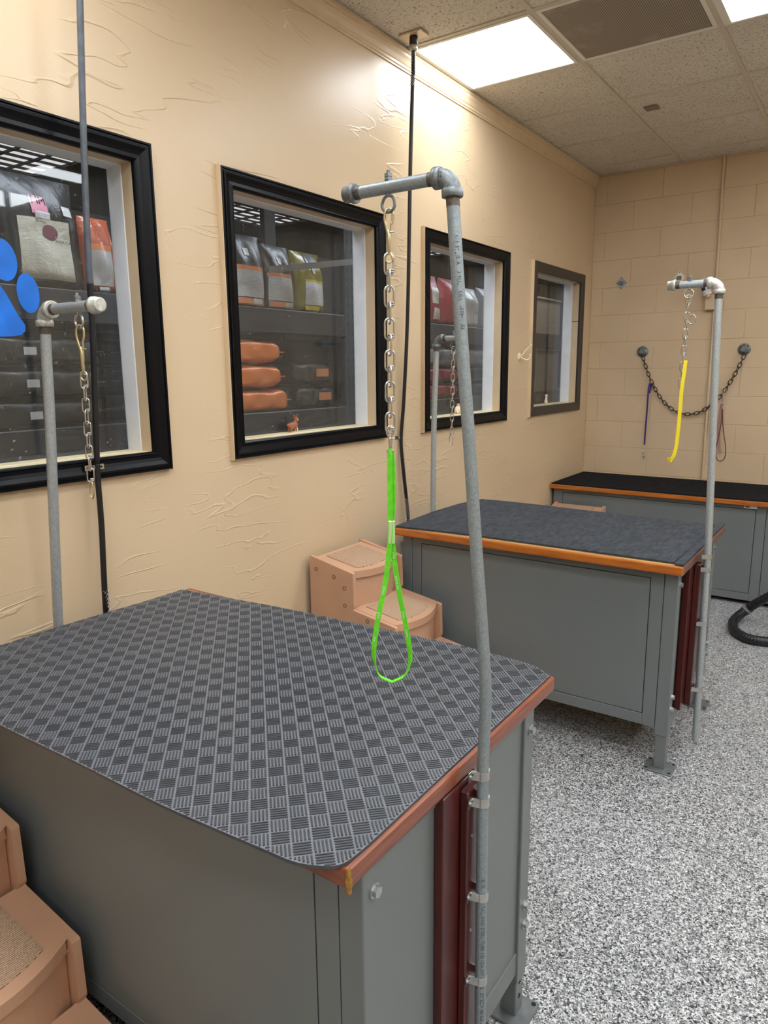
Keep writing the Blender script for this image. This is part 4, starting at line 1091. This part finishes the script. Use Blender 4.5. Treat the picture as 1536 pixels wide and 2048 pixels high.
patch(pt, .52, .76, .655, .745, m_tag, 'plain_sticker', t, 3, 3, .004)
t, pt = bag('black bag with a pale side strip at the left edge of the paw print window', .34, .44, .16, (BXF,1.255,SH2), m_bblack, 2)
patch(pt, .45, .75, 0, .62, m_pcream, 'label', t)
t, pt = bag('coppery bag with silver label beside the white window stop, paw print window', .14, .30, .11, (BXF+.02,1.876,SH2), m_bbrown, 3, tilt=-.04)
patch(pt, -.8, .5, .10, .56, m_bwhite, 'label', t); patch(pt, -.8, .5, .56, .64, m_ostripe, 'stripe', t); patch(pt, -.5, .1, .0, .085, m_tag, 'price_tag', t)
# behind the second window
for i, (y, w_, h_, lab) in enumerate(((2.715,.25,.36,'black bag with grey label and orange bands, left of the two in second window'), (2.955,.222,.335,'black bag with grey label and orange bands beside the yellow bag'))):
    t, pt = bag(lab, w_, h_, .14, (BXF,y,SH2), m_bblack, 10+i)
    patch(pt, -.86, .90, .14, .50, m_plab, 'label', t); patch(pt, -.9, .88, .50, .56, m_ostripe, 'stripe', t); patch(pt, -.85, .92, .03, .125, m_ostripe, 'stripe', t)
    patch(pt, .1, .55, .035, .12, m_tag, 'price_tag', t, 3, 3, .005); patch(pt, -.25, .02, .70, .80, m_tag, 'plain_sticker', t, 3, 3, .004)
t, pt = bag('shiny olive yellow bag with white label behind the second window', .25, .33, .14, (BXF,3.20,SH2), m_byel, 14)
patch(pt, -.5, .68, .13, .50, m_pwhite, 'label', t); patch(pt, -.5, .68, .50, .54, m_ystripe, 'stripe', t); patch(pt, -.5, .35, .02, .11, m_ystripe, 'stripe', t); patch(pt, -.3, .55, .76, .98, m_bblack, 'dark_band', t, off=.004); patch(pt, -.05, .18, .64, .74, m_tag, 'plain_sticker', t, 3, 3, .005)
t, pt = bag('white and red bag just beyond the rack post, second window', .26, .30, .14, (BXF,3.74,SH2), m_bred, 15)
patch(pt, -.75, .75, .08, .62, m_pwhite, 'label', t)
for y, w_, h_, m, lab, sd in ((4.50,.30,.34,m_bred,'red bag with two white labels behind the third window',20),(4.82,.28,.34,m_bred,'red bag standing second from left behind the third window',21),(5.12,.28,.30,m_bwhite,'crumpled pale bag behind the third window right of the pole',22),(5.42,.28,.32,m_bgrey,'grey bag at the right end of the shelf behind the third window',23)):
    t, pt = bag(lab, w_, h_, .15, (BXF,y,SH2), m, sd)
    patch(pt, -.1, .65, .42, .74, m_pcream, 'label', t); patch(pt, 0, .8, .10, .33, m_pcream, 'label', t)
# lying bags
def lying(label, loc, L, Wd, T, mat, seed, group, rot=0, endlab=None, sidetag=False):
    t = thing('pet_food_bag', label, 'bag', loc, group); t.rotation_euler = (0, 0, rot)
    rnd = random.Random(seed); ph = [rnd.uniform(0,6.28) for _ in range(4)]
    b = MB(); N, Mv = 30, 28
    def pt(s, a):
        # s in [0,1] along +y, a = angle round the section
        e = min(s, 1-s)/.07; prof = 1 if e >= 1 else (max(e,0))**.33
        fin = .05
        ca, sa = math.cos(a), math.sin(a)
        x = Wd/2*math.copysign(abs(ca)**.32, ca)*(.86+.14*prof)
        z = T/2*math.copysign(abs(sa)**.5, sa)*max(prof, fin)
        z += .003*math.sin(9*s+ph[0]+2*a)*prof + .002*math.sin(17*s+ph[1]+3*a)*prof; x -= (.004+.004*math.sin(23*s+ph[2]))*(1 if abs(sa) < .3 else 0)*prof
        return (x - Wd/2, (s-1)*L, z + T/2)
    vs = [pt(i/N, 2*math.pi*j/Mv) for i in range(N+1) for j in range(Mv)]
    fs = [(i*Mv+j, i*Mv+(j+1)%Mv, (i+1)*Mv+(j+1)%Mv, (i+1)*Mv+j) for i in range(N) for j in range(Mv)]
    b.add(vs, fs, True); b.build('bag_body', mat, t)
    f = MB(); f.box(-Wd*.92, -Wd*.06, -.004, .035, T/2-.003, T/2+.003); f.box(-Wd*.92, -Wd*.06, -L-.035, -L+.004, T/2-.003, T/2+.003); f.build('end_seam', mat, t)
    if endlab: MB().box(.001, .0035, -.16, -.05, T*.36, T*.72).build('end_label', endlab, t)
    if sidetag: MB().box(.0005, .003, -L*.52, -L*.52+.05, T*.35, T*.62).build('plain_sticker', m_tag, t)
    return t
for i in range(3):
    lying(('lowest', 'middle', 'uppermost')[i]+' of three bright orange bags stacked behind the second window', (RX-.005, (2.95,2.905,2.90)[i], SH1+.0005+.127*i), .585, .42, .114, m_borange, 30+i, 'stacked orange bags')
for i in range(2):
    lying(('lower', 'upper')[i]+' black bag with orange end label beside the orange stack', (RX-.03, 3.38-.02*i, SH1+.0005+.135*i), .335, .46, .122, m_bblack, 35+i, 'black bags beside the orange stack', endlab=m_ostripe)
for i in range(3):
    lying(('bottom', 'middle', 'top')[i]+' of three glossy black bags stacked behind the paw print window', (RX-.005, 1.80, SH1+.0005+.121*i), .62, .44, .108, m_bblack, 40+i, 'stacked black bags', sidetag=True)
for i in range(3):
    lying(('bottom', 'middle', 'top')[i]+' glossy black bag near the white stop of the paw print window', (RX-.015, 2.245, SH1+.0005+.121*i), .335, .44, .108, m_bblack, 45+i, 'second stack of black bags')
for i in range(2):
    lying(('lower', 'upper')[i]+' red bag lying on the lower shelf behind the third window', (RX-.005, 4.86, SH1+.0005+.118*i), .60, .42, .106, m_bred, 50+i, 'stacked red bags')
t = lying('grey bag lettered on its side above the red bags, third window', (RX-.005, 4.86, SH1+.0005+.237), .60, .42, .13, m_bgrey, 55, 'stacked red bags')
tm = MB(); vs, fs = text_verts('ULTIMATES', .05); tm.add([(.004, u-.33, v+.045) for u, v, _ in vs], fs); tm.build('bag_lettering', m_ink, t)
t = lying('grey bag lettered on its side right of the foreground pole, third window', (RX-.005, 5.52, SH1+.0005+.236), .58, .42, .13, m_bgrey, 56, 'dark bags in the third window')
tm = MB(); vs, fs = text_verts('ULTIMATES', .05); tm.add([(.004, u-.42, v+.045) for u, v, _ in vs], fs); tm.build('bag_lettering', m_ink, t)
for i in range(2):
    lying(('lower', 'upper')[i]+' dark bag right of the foreground pole, third window', (RX-.005, 5.52, SH1+.0005+.118*i), .58, .42, .106, m_bblack, 57+i, 'dark bags in the third window')
# beige boxes behind the last window
m_beige = plain('beige_board', srgb(150,132,112), .6, var=.05, vs=8)
for (y0, y1, z0, z1, lab) in ((6.33,6.92,SH2+.001,2.16,'upper beige carton behind the last window'), (6.36,6.92,SH1+.001,1.70,'lower beige carton behind the last window')):
    t = thing('carton', lab, 'box', (RX-.22, (y0+y1)/2, z0), 'beige cartons')
    MB().box(RX-.42, RX-.02, y0, y1, z0, z1, .004).build('carton_body', m_beige, t)
    MB().box(RX-.43, RX-.01, y0-.004, y1+.004, z1, z1+.02, .003).build('carton_lid', m_beige, t); root_local(t)

# ------------------------------------------------------------------ figurines on the window sills
def blob(name, balls, voxel, mats, chooser):
    b = MB()
    for c, r, sc in balls: b.sphere(c, r, 14, 10, sc=sc)
    me = b.mesh('tmp', mats); o = bpy.data.objects.new('tmp', me); COL.objects.link(o)
    m = o.modifiers.new('r', 'REMESH'); m.mode = 'VOXEL'; m.voxel_size = voxel; m.use_smooth_shade = True
    sm = o.modifiers.new('s', 'SMOOTH'); sm.iterations = 2
    bpy.context.view_layer.update()
    out = bpy.data.meshes.new_from_object(o.evaluated_get(bpy.context.evaluated_depsgraph_get()))
    bpy.data.objects.remove(o)
    out.materials.clear()
    for m_ in mats: out.materials.append(m_)
    for p in out.polygons: p.material_index = chooser(p.center); p.use_smooth = True
    out.name = name; return link(name, out)
m_corgi = plain('figurine_brown', srgb(150,88,62), .4); m_ivory = plain('figurine_ivory', srgb(232,220,190), .4); m_pinkf = plain('figurine_pink', srgb(216,150,130), .4)
one = (1,1,1)
dog = [((0,-.020,.024),.013,(.9,1.5,1)),((0,-.004,.026),.0125,(1,.9,1.25)),((0,.003,.047),.0095,(.95,1,1)),((0,.011,.044),.005,(1,1.2,.85)),
       ((.005,.0,.058),.0042,(.8,.6,1.5)),((-.005,.0,.058),.0042,(.8,.6,1.5)),((.006,.002,.010),.0042,(.9,.9,2.4)),((-.006,.002,.010),.0042,(.9,.9,2.4)),
       ((.006,-.030,.010),.0045,(.9,1,2.3)),((-.006,-.030,.010),.0045,(.9,1,2.3)),((0,-.040,.028),.005,(1,1.2,1))]
o = blob('dog_figurine', dog, .0016, [m_corgi, m_ivory], lambda c: 1 if (c.y > .0055 and c.z < .05) or (c.y > 0 and c.z < .03) else 0)
o.location = (-.088, 2.288, Z0+.0005); o.scale = (1.15,1.15,1.15); tag(o, 'tiny brown and white dog figurine on the second window sill', 'figurine')
cat_ = [((0,0,.016),.015,(.9,1,1.1)),((0,.002,.036),.0105,(.9,.9,1.3)),((0,.005,.056),.0105,one),((.0055,.004,.067),.0036,(.9,.7,1.6)),((-.0055,.004,.067),.0036,(.9,.7,1.6)),((.005,.011,.012),.004,(.9,.9,2.6)),((-.005,.011,.012),.004,(.9,.9,2.6)),((.008,-.012,.006),.004,(1.5,1.6,1))]
o = blob('cat_figurine', cat_, .0018, [m_ivory], lambda c: 0)
o.location = (-.088, 5.062, Z0+.0005); tag(o, 'tiny ivory sitting cat figurine on the last window sill', 'figurine')
pig = [((0,0,.018),.016,(.9,1.4,1)),((0,.022,.026),.011,one),((.005,.022,.037),.004,(.8,.6,1.3)),((-.005,.022,.037),.004,(.8,.6,1.3)),((.007,.012,.006),.004,(1,1,1.8)),((-.007,.012,.006),.004,(1,1,1.8)),((.007,-.014,.006),.004,(1,1,1.8)),((-.007,-.014,.006),.004,(1,1,1.8)),((0,.004,.036),.008,(1,1,1.4))]
o = blob('animal_figurine', pig, .0018, [m_ivory, m_pinkf], lambda c: 1 if c.z > .034 else 0)
o.location = (-.088, 3.715, Z0+.0005); o.scale = (1.3,1.3,1.3); tag(o, 'tiny cream and pink animal figurine on the third window sill', 'figurine')
